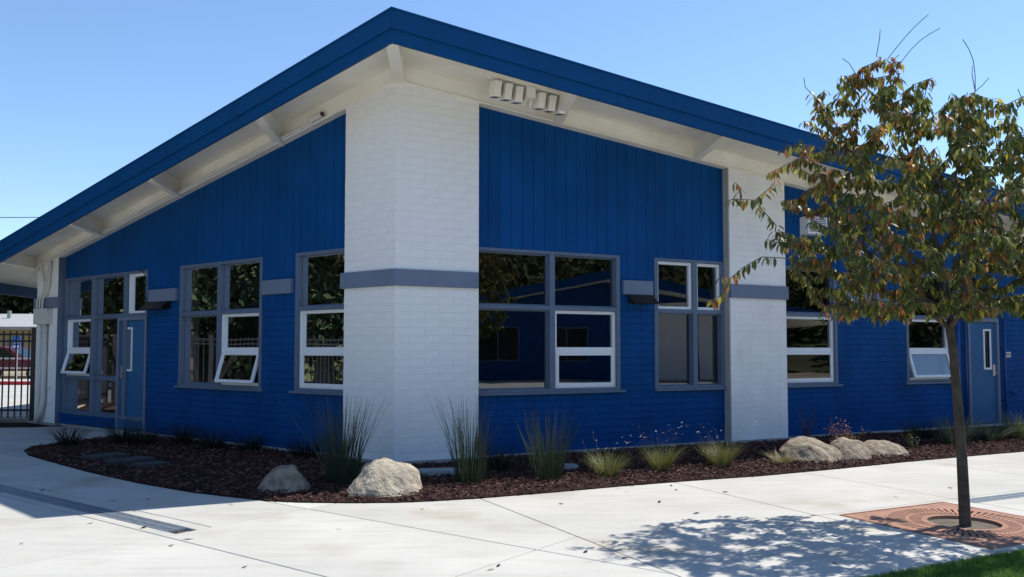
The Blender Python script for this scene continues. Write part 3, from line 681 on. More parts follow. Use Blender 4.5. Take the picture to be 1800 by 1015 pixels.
Ra = [0, 2.36, 4.23, 6.4, 8.6, 10.8, 13]; Rb = [-6, -3.2, (gb - gh - 0.1), (gb + gh + 0.14), 5.5, 8, 11, 14]
def rp(a, b): return M0 + DR * a + NR * b
for a0, a1 in zip(Ra[:-1], Ra[1:]):
    for b0, b1 in zip(Rb[:-1], Rb[1:]):
        row = abs(b0 - (gb - gh - 0.1)) < 1e-6
        x0, x1 = ga - gh - 0.0, ga + gh
        if row and a0 < x1 and a1 > x0:
            lo, hi = gb - gh, gb + gh
            if a0 < x0: slab([rp(a0, b0), rp(x0, b0), rp(x0, b1), rp(a0, b1)])
            if a1 > x1: slab([rp(x1, b0), rp(a1, b0), rp(a1, b1), rp(x1, b1)])
            u0, u1 = max(a0, x0), min(a1, x1)
            slab([rp(u0, b0), rp(u1, b0), rp(u1, lo), rp(u0, lo)], 'apron', 0.001); slab([rp(u0, hi), rp(u1, hi), rp(u1, b1), rp(u0, b1)], 'apron', 0.001)
        else: slab([rp(a0, b0), rp(a1, b0), rp(a1, b1), rp(a0, b1)])

# drains
def drain(P, T, N, ln, wd, label):
    t = thing('drain_grate', label, 'drain', tuple(P)); 
    mb = MB(); c = [P - N * wd / 2, P + T * ln - N * wd / 2, P + T * ln + N * wd / 2, P + N * wd / 2]; mb.prism(c, -0.2, -0.03); mb.build('channel', M['black_hole'], t)
    mb = MB()
    for e in (-1, 1): mb.prism([P + N * (e * wd / 2 - 0.008), P + T * ln + N * (e * wd / 2 - 0.008), P + T * ln + N * (e * wd / 2 + 0.008), P + N * (e * wd / 2 + 0.008)], -0.06, 0.003)
    mb.build('edge_rail', M['drain'], t)
    k = 0.0; mb = MB()
    while k < ln - 0.02:
        x = P + T * (k + 0.004); y = P + T * (k + 0.021)
        mb.prism([x - N * (wd / 2 - .01), y - N * (wd / 2 - .01), y + N * (wd / 2 - .01), x + N * (wd / 2 - .01)], -0.015, 0.002); k += 0.03
    mb.prism([P - N * 0.012, P + T * ln - N * 0.012, P + T * ln + N * 0.012, P + N * 0.012], -0.014, 0.003)
    mb.build('grate_bars', M['drain'], t, kind='stuff')
drain(lp(0.20, 0.12), DL, NLi, 7.5, 0.17, 'galvanised slot drain crossing the pavement on the left')
drain(Vector((4.45, 8.16, 0)), DR, NR, 4.5, 0.16, 'galvanised slot drain on the right behind the tree')

# ------------------------------------------------------------------ planting bed
bedL = [(-6.89, 14.09), (-7.18, 13.3), (-7.33, 12.75), (-7.2, 12.25), (-6.8, 11.69), (-6.22, 11.12), (-5.13, 10.09), (-4.18, 9.28), (-3.32, 8.66), (-2.72, 8.34), (-2.4, 8.18), (-2.06, 8.10), (-1.59, 8.07), (-1.12, 8.09), (-0.78, 8.17), (-0.36, 8.31), (0.39, 8.65), (1.2, 9.06), (2.09, 9.46), (2.93, 9.79), (4.0, 10.34), (5.25, 11.03), (6.62, 11.72), (7.6, 12.2), (9.5, 13.1), (12.0, 14.3)]
wallpts = [FR(14.5, -0.02, 0), FR(6, -0.02, 0), CB - (NL + NR) * 0.02, FL(6.05, -0.02, 0)]
bed = [Vector((x, y, 0)) for x, y in bedL] + wallpts
def in_poly(x, y, poly):
    c = False; n = len(poly); j = n - 1
    for k in range(n):
        a, b = poly[k], poly[j]
        if (a.y > y) != (b.y > y) and x < (b.x - a.x) * (y - a.y) / (b.y - a.y) + a.x: c = not c
        j = k
    return c
def bed_h(x, y):
    p = Vector((x, y, 0)); dw = min(max((p - CB).dot(NL), 0) if (p - CB).dot(DL) > 0 else 9, max((p - CB).dot(NR), 0) if (p - CB).dot(DR) > 0 else 9)
    dw = min(dw, 3.0)
    return 0.012 - 0.05 * max(0, 1 - dw / 0.9) + 0.02 * noise.noise(Vector((x * 1.3, y * 1.3, 0)))
bm = bmesh.new(); vs = [bm.verts.new((v.x, v.y, 0.012)) for v in bed]; bm.faces.new(vs); bmesh.ops.triangulate(bm, faces=bm.faces)
r_ = bmesh.ops.extrude_face_region(bm, geom=list(bm.faces)); [setattr(v.co, 'z', -0.1) for v in r_['geom'] if isinstance(v, bmesh.types.BMVert)]
bmesh.ops.recalc_face_normals(bm, faces=bm.faces)
me = bpy.data.meshes.new('mulch_bed'); bm.to_mesh(me); bm.free(); me.materials.append(M['soil']); struct(link('mulch_bed', me))
rg = random.Random(21); mb = MB(); n = 0
edge2 = [Vector((x, y, 0)) for x, y in bedL]
while n < 26000:
    x = rg.uniform(-7.4, 9.5); y = rg.uniform(8.0, 14.6)
    if not in_poly(x, y, bed): continue
    dx = (Vector((x, y, 0)) - CB)
    if max(dx.dot(NL), dx.dot(NR)) < 0.02: continue
    if x < -3.2 and rg.random() < 0.3: continue
    ln = rg.uniform(0.025, 0.085); wd = rg.uniform(0.008, 0.02); th = rg.uniform(0.004, 0.012)
    an = rg.uniform(0, math.pi); ti = rg.gauss(0, 0.3); z = 0.014 + rg.random() * 0.024
    T = Vector((math.cos(an) * math.cos(ti), math.sin(an) * math.cos(ti), math.sin(ti))); N = Vector((-math.sin(an), math.cos(an), rg.gauss(0, 0.35))).normalized(); U = T.cross(N).normalized()
    c = Vector((x, y, z)); b = rg.choice([(0.10, 0.042, 0.034), (0.075, 0.03, 0.026), (0.055, 0.024, 0.022), (0.13, 0.065, 0.05), (0.045, 0.022, 0.02), (0.19, 0.115, 0.085)]); k = rg.uniform(0.55, 1.05); b = tuple(q * k for q in b)
    p = [c - T * ln / 2 - N * wd / 2, c + T * ln / 2 - N * wd * 0.3, c + T * ln / 2 + N * wd * 0.35, c - T * ln / 2 + N * wd / 2]
    mb.add(p + [c + U * th - T * ln * 0.35, c + U * th + T * ln * 0.35], [(0, 1, 5, 4), (3, 4, 5, 2), (0, 4, 3), (1, 2, 5)], b); n += 1
tag(mb.build('mulch', M['mulch'], kind='stuff', fix=False), 'dark red-brown bark chips covering the planting bed', 'mulch')
# second dark bed by the fence
mb = MB(); mb.prism([Vector((-16, 15.3, 0)), Vector((-9.2, 15.95, 0)), Vector((-8.7, 16.3, 0)), Vector((-9.6, 16.9, 0)), Vector((-16, 17.4, 0))], -0.1, 0.014); struct(mb.build('fence_bed', M['soil']))

# leaf litter and specks on the slabs
rg = random.Random(8)
for k in range(46):
    x, y = rg.uniform(-5, 6), rg.uniform(5.3, 9.5)
    if in_poly(x, y, bed) or (Vector((x, y, 0)) - M0).dot(NR) > 6: continue
    an = rg.uniform(0, 6.28); l = rg.uniform(0.02, 0.05); T = Vector((math.cos(an), math.sin(an), 0)); N = Vector((-T.y, T.x, 0)); c = Vector((x, y, 0.003))
    mb = MB(); mb.add([c - T * l, c + N * l * 0.35 + Z3 * 0.006, c + T * l + Z3 * 0.01, c - N * l * 0.35 + Z3 * 0.002], [(0, 1, 2, 3)], rg.choice([(0.05, 0.03, 0.015), (0.12, 0.07, 0.03), (0.03, 0.03, 0.02)]))
    side_ = 'left' if x < 0 else 'right'
    tag(mb.build('fallen_leaf', M['leaf'], fix=False), 'small dry fallen leaf on the pale concrete slabs', 'leaf', 'dry leaves scattered on the concrete')

# lawn
lw0 = Vector((2.47, 5.47, 0)) - DR * 1.6
lawn = [lw0, lw0 + DR * 8, lw0 + DR * 8 + NR * 2.6, lw0 + NR * 2.6]
mb = MB(); mb.prism(lawn, -0.05, 0.012); struct(mb.build('lawn', M['lawn']))
rg = random.Random(4); mb = MB()
for k in range(42000):
    a = rg.uniform(0.6, 4.2); b = rg.random() ** 1.5 * 1.6; p = lw0 + DR * a + NR * (b - 0.012); p.z = 0.012
    h = rg.uniform(0.02, 0.045); an = rg.uniform(0, 6.28); wv = Vector((math.cos(an), math.sin(an), 0)) * 0.0022
    le = Vector((rg.gauss(0, 0.4), rg.gauss(0, 0.4), 1)).normalized() * h
    g = rg.uniform(0.8, 1.7); c = (0.08 * g, 0.18 * g, 0.028 * g) if rg.random() < 0.85 else (0.16 * g, 0.22 * g, 0.05 * g)
    mb.add([p - wv, p + wv, p + le], [(0, 1, 2)], c)
tag(mb.build('lawn_grass', M['grass'], kind='stuff', fix=False), 'short green lawn grass at the bottom right corner', 'grass')

# ------------------------------------------------------------------ tree grate and tree
t = thing('tree_grate', 'square rust-coloured cast iron grate with radial slots around the tree', 'tree grate', tuple(gC))
def gp(a, b, z): v = gC + DR * a + NR * b; return (v.x, v.y, z)
mb = MB(); mb.prism([Vector(gp(-gh, -gh, 0)), Vector(gp(gh, -gh, 0)), Vector(gp(gh, gh, 0)), Vector(gp(-gh, gh, 0))], -0.3, -0.19); mb.build('pit', M['black_hole'], t)
mb = MB(); rr_ = [2 * math.pi * k / 32 for k in range(33)]; mb.add([gp(0.33 * math.cos(a), 0.33 * math.sin(a), z) for a in rr_ for z in (-0.2, -0.031)], [(2 * k, 2 * k + 2, 2 * k + 3, 2 * k + 1) for k in range(32)]); mb.build('pit_side', M['black_hole'], t, fix=False)
RH = 0.285
def square_r(an):
    c, s = abs(math.cos(an)), abs(math.sin(an)); return (gh - 0.02) / max(c, s)
NS = 64
def sector(mb, a0, a1, r0f, r1f, z0, z1):
    q_ = []
    for z in (z0, z1):
        for an, rf in ((a0, r0f), (a1, r0f), (a1, r1f), (a0, r1f)):
            r = rf(an); q_.append(gp(r * math.cos(an), r * math.sin(an), z))
    mb.hexa(q_)
hf = (MB(), MB())
for k in range(NS):
    a0 = 2 * math.pi * k / NS; a1 = 2 * math.pi * (k + 1) / NS; g_ = 0.19 * (a1 - a0); mb = hf[0 if math.sin((a0 + a1) / 2) > 0 else 1]
    sector(mb, a0, a1, lambda a: RH, lambda a: RH + 0.045, -0.03, 0.006)
    sector(mb, a0 + g_, a1 - g_, lambda a: RH + 0.045, lambda a: 0.43, -0.03, 0.0055)
    sector(mb, a0, a1, lambda a: 0.43, lambda a: 0.455, -0.03, 0.0055)
    sector(mb, a0 + g_, a1 - g_, lambda a: 0.455, lambda a: min(0.60, square_r(a) - 0.03), -0.03, 0.0055)
    sector(mb, a0, a1, lambda a: min(0.60, square_r(a) - 0.03), lambda a: square_r(a), -0.03, 0.006)
for h_ in hf: h_.build('grate_half', M['rust'], t)
mb = MB()
for e in (-1, 1):
    mb.hexa([gp(-gh, e * gh - 0.01, -0.03), gp(gh, e * gh - 0.01, -0.03), gp(gh, e * gh + 0.01, -0.03), gp(-gh, e * gh + 0.01, -0.03), gp(-gh, e * gh - 0.01, 0.008), gp(gh, e * gh - 0.01, 0.008), gp(gh, e * gh + 0.01, 0.008), gp(-gh, e * gh + 0.01, 0.008)])
    mb.hexa([gp(e * gh - 0.01, -gh + .01, -0.03), gp(e * gh - 0.01, gh - .01, -0.03), gp(e * gh + 0.01, gh - .01, -0.03), gp(e * gh + 0.01, -gh + .01, -0.03), gp(e * gh - 0.01, -gh + .01, 0.007), gp(e * gh - 0.01, gh - .01, 0.007), gp(e * gh + 0.01, gh - .01, 0.007), gp(e * gh + 0.01, -gh + .01, 0.007)])
mb.build('grate_frame', M['rust'], t)
mb = MB(); mb.prism([Vector(gp(math.cos(a) * 0.33, math.sin(a) * 0.33, 0)) for a in [2 * math.pi * k / 28 for k in range(28)]], -0.19, -0.115); mb.build('gravel_base', M['grit'], t)
mb = MB(); rg = random.Random(2)
for k in range(520):
    r = 0.31 * math.sqrt(rg.random()); a = rg.uniform(0, 6.28); c = Vector(gp(r * math.cos(a), r * math.sin(a), -0.11)); s_ = rg.uniform(0.006, 0.014); rr = Matrix.Rotation(rg.uniform(0, 3), 3, 'Z')
    v = [c + rr @ Vector(q_) * s_ for q_ in ((1, 0, 0), (0, 1, .2), (-1, 0, 0), (0, -1, .1), (0.1, 0, 0.9))]; mb.add(v, [(0, 1, 4), (1, 2, 4), (2, 3, 4), (3, 0, 4)])
mb.build('gravel', M['gravel'], t, kind='stuff', fix=False)

TB = Vector((3.885, 7.15, -0.06)); PXM = 7.15 / 1450.0
tree = thing('young_tree', 'young tree with thinning olive and bronze leaves growing from the grate', 'tree', tuple(TB))
def tp(px, py, dep=0.0):        # crown layout drawn on the vertical plane through the trunk, dep metres behind it
    s = (7.15 + dep) / 7.15
    return Vector((TB.x + (px - 1697) * PXM * s, 7.15 + dep, CAMH + (615.6 - py) * PXM * s))
rg = random.Random(17)
nodes = []  # (pos, parent)
def addpath(pts, parent):
    for p in pts: nodes.append([Vector(p), parent]); parent = len(nodes) - 1
    return parent
root = addpath([TB, tp(1694, 800), tp(1688, 690), tp(1684, 620), tp(1679, 577)], -1); fork = root
limbs = []
for path in ([(1650, 555, -0.02), (1622, 500, -0.05), (1585, 430, -0.1), (1545, 360, -0.1), (1520, 290, -0.1)],
             [(1682, 520, 0.03), (1672, 450, 0.05), (1655, 370, 0.1), (1625, 290, 0.05), (1600, 215, 0.0), (1580, 150, 0)],
             [(1702, 545, 0.0), (1728, 490, 0.05), (1752, 420, 0.1), (1762, 350, 0.15), (1750, 270, 0.1), (1735, 220, 0.1)],
             [(1690, 540, 0.2), (1705, 470, 0.45), (1715, 400, 0.6), (1700, 330, 0.7)],
             [(1672, 545, -0.25), (1650, 480, -0.5), (1630, 410, -0.65), (1640, 340, -0.7)],
             [(1720, 520, -0.15), (1765, 460, -0.3), (1815, 400, -0.3), (1850, 330, -0.25)]):
    limbs.append(addpath([tp(*p) for p in path], fork))
# outline of the crown on that plane (px of the layout)
outline = [(1430, 275), (1470, 235), (1500, 195), (1490, 150), (1530, 110), (1570, 82), (1600, 120), (1640, 140), (1700, 170), (1730, 150), (1770, 190), (1800, 210), (1860, 230), (1930, 300), (1960, 400), (1930, 500), (1860, 560), (1790, 545), (1740, 530), (1700, 540), (1650, 560), (1600, 540), (1560, 550), (1510, 560), (1455, 540), (1455, 500), (1430, 450), (1405, 400), (1415, 330)]
ol = [Vector((a, b, 0)) for a, b in outline]
targets = []
while len(targets) < 800:
    x, y = rg.uniform(1375, 1960), rg.uniform(85, 570)
    if not in_poly(x, y, ol): continue
    cx = (x - 1665) / 300; cy_ = (y - 360) / 270; r2 = cx * cx + cy_ * cy_
    dm = 1.25 * math.sqrt(max(0.03, 1 - min(1, r2)))
    targets.append((tp(x, y, rg.uniform(-dm, dm)), 1, True))
sparse = [(1262, 490, -.1), (1290, 352, 0), (1315, 318, .1), (1340, 350, 0), (1365, 395, -.1), (1300, 470, -.15), (1375, 300, 0), (1440, 155, 0), (1395, 262, 0.05), (1430, 560, -.2), (1500, 545, -.2), (1545, 560, -.1), (1480, 480, -.1), (1370, 420, .1), (1560, 92, 0), (1515, 125, 0), (1600, 130, .1), (1735, 155, 0), (1785, 205, .1), (1790, 520, 0), (1410, 250, -.1), (1245, 530, -.12), (1272, 520, -.05), (1500, 140, .1), (1630, 160, .1)]
for q_ in sparse: targets.append((tp(*q_), 2, True))
for q_ in ((1655, 15, 0), (1686, 40, 0.1), (1715, 60, 0), (1742, 108, .1), (1568, 42, 0), (1612, 88, 0.1), (1430, 130, 0), (1800, 150, -.1), (1760, 130, 0), (1500, 95, 0)): targets.append((tp(*q_), 3, False))
fp = nodes[fork][0]
targets.sort(key=lambda q_: (q_[0] - fp).length + (0.6 if q_[1] == 3 else 0))
twigs = []; bare = set()
for p, kind_, leafy in targets:
    best = None; bd = 1e9
    for k in range(fork, len(nodes)):
        if k in bare: continue
        nd = nodes[k][0]; v = p - nd; dd = v.length
        pen = dd + 0.9 * max(0, nd.z - p.z) + 0.25 * (fp - nd).length * 0 + (0.0 if k > fork else 0.3) + (3.0 if kind_ == 3 and nodes[k][0].z > p.z - 0.15 else 0)
        if pen < bd: bd = pen; best = k
    a = nodes[best][0]; L_ = (p - a).length; ns = max(2, int(L_ / 0.11)); pts = []
    bow = Vector((rg.gauss(0, 0.05), rg.gauss(0, 0.05), 0.10 * L_))
    for k in range(1, ns + 1):
        u = k / ns; pts.append(a.lerp(p, u) + bow * math.sin(u * math.pi) + (Vector((rg.gauss(0, 0.006), rg.gauss(0, 0.006), rg.gauss(0, 0.006))) if k < ns and kind_ != 3 else Vector()))
    s0 = len(nodes); e = addpath(pts, best); twigs.append((best, s0, e, kind_, leafy))
    if kind_ == 3: bare.update(range(s0, e + 1))
# radii by pipe model
nl = [0.0] * len(nodes); has = [0] * len(nodes)
for k in range(len(nodes) - 1, 0, -1):
    if has[k] == 0: nl[k] = 1.0
    pa = nodes[k][1]; nl[pa] += nl[k]; has[pa] += 1
mx_ = nl[0]
def rad(k): return 0.0022 + 0.045 * (nl[k] / mx_) ** 0.62
mt = MB(); tb = MB()
trunk_pts = [nodes[k][0] for k in range(0, fork + 1)]
tb.tube([TB - Z3 * 0.05] + trunk_pts + [nodes[fork][0] + Vector((0, 0, 0.06))], [0.053, 0.048, 0.042, 0.037, 0.035, 0.036, 0.026], 14)
tb.build('trunk', M['bark'], tree, smooth=True)
kids = {}
for k in range(1, len(nodes)): kids.setdefault(nodes[k][1], []).append(k)
def chains(start):
    st = [(start, c) for c in kids.get(start, [])]
    while st:
        a, b = st.pop(); ch = [a, b]
        while True:
            ks = kids.get(ch[-1], [])
            if not ks: break
            ks = sorted(ks, key=lambda q_: -nl[q_]); 
            for o_ in ks[1:]: st.append((ch[-1], o_))
            ch.append(ks[0])
        yield ch
for ch in chains(fork):
    rr = [rad(k) for k in ch]; rr[0] = min(rr[0], rr[1] * 1.15)
    mt.tube([nodes[k][0] for k in ch], rr, 6 if rr[1] < 0.012 else 9)
mt.build('branches', M['bark'], tree, smooth=True)
# leaves
def leaf_verts(base, dirv, nrm, L, W):
    d = dirv.normalized(); s = d.cross(nrm).normalized(); n_ = s.cross(d)
    def P(u, sd, dn): return base + d * (L * u) + s * (W * sd) + n_ * (L * dn)
    return [P(0, 0, 0), P(0.28, -0.42, 0.05), P(0.28, 0.42, 0.05), P(0.30, 0, 0.0), P(0.65, -0.40, -0.01), P(0.65, 0.40, -0.01), P(0.65, 0, -0.05), P(1.0, 0, -0.16)]
LFc = [(0, 3, 1), (0, 2, 3), (1, 3, 6, 4), (3, 2, 5, 6), (4, 6, 7), (6, 5, 7)]
def leaf_color(p):
    u = (p.x - TB.x) / 1.4; z = (p.z - 1.6) / 2.4
    r = rg.random(); k = rg.uniform(0.7, 1.35)
    hot = min(0.85, max(0.02, -0.03 - 0.28 * u + 0.13 * z + 0.6 * noise.noise(p * 2.3)))
    if r < hot * 0.30: c = (0.42, 0.15, 0.04)
    elif r < hot * 0.95: c = (0.24, 0.125, 0.045)
    elif r < hot * 0.95 + 0.07: c = (0.42, 0.35, 0.06)
    elif r < hot * 0.95 + 0.33: c = (0.20, 0.205, 0.05)
    else: c = (0.095, 0.12, 0.035)
    return tuple(q_ * k for q_ in c)
crown = MB(); singles = []
for st, s0, e, kind_, leafy in twigs:
    if not leafy: continue
    ch = [st] + list(range(s0, e + 1)); pts = [nodes[k][0] for k in ch]
    seg = [(pts[k + 1] - pts[k]).length for k in range(len(pts) - 1)]; tot = sum(seg)
    use = min(tot, rg.uniform(0.40, 0.62) if kind_ == 1 else rg.uniform(0.30, 0.42)); pos = tot - use; flip = 1
    while pos <= tot:
        acc = 0
        for k, sl in enumerate(seg):
            if acc + sl >= pos - 1e-6: break
            acc += sl
        b = pts[k].lerp(pts[k + 1], min(1, (pos - acc) / max(sl, 1e-6))); T = (pts[k + 1] - pts[k]).normalized()
        sv = T.cross(Z3); sv = sv.normalized() if sv.length > 0.1 else Vector((1, 0, 0))
        for q_ in range(2 if kind_ == 1 else 1):
            an = rg.uniform(-0.5, 0.5)
            out = (sv * flip * math.cos(an) + T * (0.5 + math.sin(an)) * 0.8)
            dv = out * rg.uniform(0.25, 0.7) + Vector((rg.gauss(0, 0.15), rg.gauss(0, 0.15), -rg.uniform(0.5, 1.1)))
            nrm = Vector((rg.gauss(0, 0.5), rg.gauss(0, 0.5), 0.8)) + out * 0.6
            L_ = rg.uniform(0.062, 0.105); W = L_ * rg.uniform(0.34, 0.44)
            vs = leaf_verts(b + out * 0.012, dv, nrm, L_, W); c = leaf_color(b)
            if kind_ == 2 and len(singles) < 290 and b.x < TB.x - 0.35: singles.append((vs, c))
            else: crown.add(vs, LFc, c)
            flip = -flip
        pos += 0.026 if kind_ == 1 else 0.024
cr = crown.build('crown', M['leaf'], tree, smooth=True, fix=False, kind='stuff')
for vs, c in singles:
    mb = MB(); mb.add(vs, LFc, c); mb.build('leaf', M['leaf'], tree, smooth=True, fix=False)

# ------------------------------------------------------------------ boulders
def boulder(c, dims, rot, seed, label, cut=0.85, m='granite'):
    bm = bmesh.new(); bmesh.ops.create_icosphere(bm, subdivisions=5, radius=1.0)
    rg = random.Random(seed); planes = [(Vector((rg.gauss(0, 1), rg.gauss(0, 1), rg.uniform(-0.2, 1))).normalized(), rg.uniform(cut - 0.06, cut + 0.1)) for _ in range(9)]
    off = Vector((seed * 3.1, seed * 1.7, 0))
    for v in bm.verts:
        p = v.co.copy()
        for n_, d in planes:
            k = p.dot(n_) - d
            if k > 0: p -= n_ * k * 0.85
        p *= 1 + 0.11 * noise.fractal(p * 1.3 + off, 1, 2, 3) + 0.035 * noise.fractal(p * 5 + off, 1, 2, 4) + 0.012 * noise.noise(p * 16 + off)
        zz = p.z * dims[2]; v.co = Vector((p.x * dims[0] / 2 * (1 - 0.12 * p.z), p.y * dims[1] / 2, zz)); v.co += Vector((-math.sin(-rot), math.cos(-rot), 0)) * (0.40 * max(zz, 0))
    me = bpy.data.meshes.new('boulder'); bm.to_mesh(me); bm.free(); me.materials.append(M[m])
    for f in me.polygons: f.use_smooth = True
    o = link('boulder', me); o.location = (c[0], c[1], c[2]); o.rotation_euler = (0, 0, rot)
    tag(o, label, 'boulder', 'granite boulders in the bed')
boulder((-1.32, 8.66, -0.04), (0.84, 0.76, 0.38), 0.3, 6, 'rounded pale granite boulder in full sun before the corner pillar', 0.93)
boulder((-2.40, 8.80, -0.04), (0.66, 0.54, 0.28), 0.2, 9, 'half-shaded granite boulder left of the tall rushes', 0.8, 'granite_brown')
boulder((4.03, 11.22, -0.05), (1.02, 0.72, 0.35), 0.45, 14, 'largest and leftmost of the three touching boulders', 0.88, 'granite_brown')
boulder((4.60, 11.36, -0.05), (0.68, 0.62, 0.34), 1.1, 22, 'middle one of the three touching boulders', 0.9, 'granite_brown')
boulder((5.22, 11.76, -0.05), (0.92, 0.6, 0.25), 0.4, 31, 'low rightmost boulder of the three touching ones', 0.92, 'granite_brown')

# ------------------------------------------------------------------ plants
def blade(mb, base, az, lean, h, wd, c, seg=4, droop=0.0):
    pts = []; out = Vector((math.cos(az), math.sin(az), 0)); sd = Vector((-out.y, out.x, 0))
    for k in range(seg + 1):
        u = k / seg; pts.append(base + out * (h * (lean * u + droop * u * u)) + Z3 * (h * (u - droop * 0.55 * u * u)))
    vs = []
    for k, p in enumerate(pts):
        wv = sd * wd * (1 - 0.85 * k / seg); vs += [p - wv, p + wv]
    mb.add(vs, [(2 * k, 2 * k + 1, 2 * k + 3, 2 * k + 2) for k in range(seg)], c); return pts
def rush(loc, h, n_, spread, label, seed, cols):
    rg = random.Random(seed); t = thing('rush_clump', label, 'plant', loc, 'upright rushes in the bed'); mb = MB(); mf = MB()
    for k in range(n_):
        a = rg.uniform(0, 6.28); r = 0.16 * math.sqrt(rg.random()); b = Vector(loc) + Vector((math.cos(a) * r, math.sin(a) * r, 0)); g = rg.uniform(0.7, 1.3); c = tuple(q_ * g for q_ in rg.choice(cols))
        hh = h * rg.uniform(0.35, 1.0) ** 0.8; le = abs(rg.gauss(0, spread)) + 0.02
        mb.tube([b, b + Vector((math.cos(a) * le * 0.42, math.sin(a) * le * 0.42, 0.5)) * hh, b + Vector((math.cos(a) * le, math.sin(a) * le, 1)) * hh], [0.0032, 0.0028, 0.001], 3, c, cap=False)
    mb.build('stems', M['blade'], t, fix=False, kind='stuff')
RC = [(0.045, 0.075, 0.035), (0.06, 0.09, 0.045), (0.075, 0.08, 0.05)]
rush((-1.90, 9.27, 0.0), 1.0, 210, 0.26, 'tall green rush clump between the two sunlit boulders', 1, RC)
rush((-0.46, 9.25, 0.0), 1.0, 150, 0.22, 'tall thin rush clump in front of the pillar edge', 2, RC)
rush((0.41, 9.48, 0.0), 0.84, 170, 0.22, 'upright rush clump before the large window, third along', 3, RC)
def tuft(name, loc, h, n_, lean, label, seed, cols, droop=0.35, seeds=0, wd=0.0028, rad_=0.1, group='ornamental grasses in the bed', top=1.5):
    rg = random.Random(seed); t = thing(name, label, 'plant', loc, group); mb = MB(); sh = MB()
    for k in range(n_):
        a = rg.uniform(0, 6.28); r = rad_ * math.sqrt(rg.random()); b = Vector(loc) + Vector((math.cos(a) * r, math.sin(a) * r, 0)); g = rg.uniform(0.65, 1.3); c = tuple(q_ * g for q_ in rg.choice(cols))
        blade(mb, b, a + rg.gauss(0, 0.5), abs(rg.gauss(lean, lean * 0.5)), h * rg.uniform(0.5, 1.0), wd, c, 4, droop * rg.uniform(0.4, 1.3))
    for k in range(seeds):
        a = rg.uniform(0, 6.28); b = Vector(loc) + Vector((math.cos(a), math.sin(a), 0)) * rad_ * 0.5; pts = blade(mb, b, a, abs(rg.gauss(lean, lean * 0.6)), h * rg.uniform(1.0, top), 0.0014, (0.22, 0.20, 0.11), 4, 0.12)
        e = pts[-1]; d = Vector((rg.gauss(0, 1), rg.gauss(0, 1), rg.uniform(-0.1, 0.5))).normalized(); s_ = Vector((-d.y, d.x, 0.2)).normalized()
        sh.add([e, e + d * 0.02 + s_ * 0.006, e + d * 0.042, e + d * 0.02 - s_ * 0.006], [(0, 1, 2, 3)], (0.42, 0.37, 0.26))
    mb.build('blades', M['blade'], t, fix=False, kind='stuff')
    if seeds: sh.build('seed_heads', M['blade'], t, fix=False, kind='stuff')
GG = [(0.17, 0.18, 0.05), (0.27, 0.25, 0.085), (0.12, 0.15, 0.045)]
GW = [(0.30, 0.24, 0.10), (0.36, 0.28, 0.13), (0.2, 0.19, 0.07)]
tuft('grama_grass', (1.11, 9.69, 0), 0.36, 420, 0.42, 'yellow-green grass tuft nearest the large window', 11, GG, seeds=16)
tuft('grama_grass', (1.82, 10.22, 0), 0.40, 420, 0.40, 'middle grass tuft with pale flag seed heads', 12, GG, seeds=46)
tuft('grama_grass', (2.64, 10.53, 0), 0.40, 460, 0.42, 'grass tuft with seed heads in front of the second pillar', 13, GG, seeds=40)
tuft('grama_grass', (3.51, 10.80, 0), 0.20, 220, 0.8, 'small dry straw-coloured tuft left of the three boulders', 14, GW)
BG = [(0.06, 0.085, 0.055), (0.09, 0.11, 0.07), (0.04, 0.06, 0.035)]
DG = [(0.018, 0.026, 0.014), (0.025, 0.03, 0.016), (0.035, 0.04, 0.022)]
tuft('grass_clump', (6.93, 12.97, 0), 0.62, 330, 0.35, 'grey-green upright grass clump behind the tree trunk', 15, BG, 0.35, wd=0.004, rad_=0.16)
tuft('grass_clump', (7.77, 13.5, 0), 0.52, 330, 0.6, 'arching grey-green grass clump before the right door', 16, BG, 0.7, wd=0.004, rad_=0.16)
tuft('grass_clump', (8.50, 13.85, 0), 0.58, 300, 0.3, 'green grass clump at the right edge of the picture', 17, GG, 0.35, wd=0.004, rad_=0.15)
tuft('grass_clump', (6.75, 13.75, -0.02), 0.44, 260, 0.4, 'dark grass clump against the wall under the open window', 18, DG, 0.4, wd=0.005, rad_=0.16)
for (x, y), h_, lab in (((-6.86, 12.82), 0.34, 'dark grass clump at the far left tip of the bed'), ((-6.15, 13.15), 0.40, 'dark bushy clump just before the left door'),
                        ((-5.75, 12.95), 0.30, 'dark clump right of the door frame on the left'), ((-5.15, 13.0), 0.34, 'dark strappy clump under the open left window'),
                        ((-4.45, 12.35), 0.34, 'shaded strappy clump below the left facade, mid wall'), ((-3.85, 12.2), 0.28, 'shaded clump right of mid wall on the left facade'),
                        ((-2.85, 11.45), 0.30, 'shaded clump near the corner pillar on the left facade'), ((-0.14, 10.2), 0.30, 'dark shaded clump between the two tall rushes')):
    tuft('strappy_plant', (x, y, -0.01), h_ * 1.45, 150, 0.5, lab, int(abs(x * 100)), DG, 0.45, wd=0.006, rad_=0.12, group='dark plants in the shade')
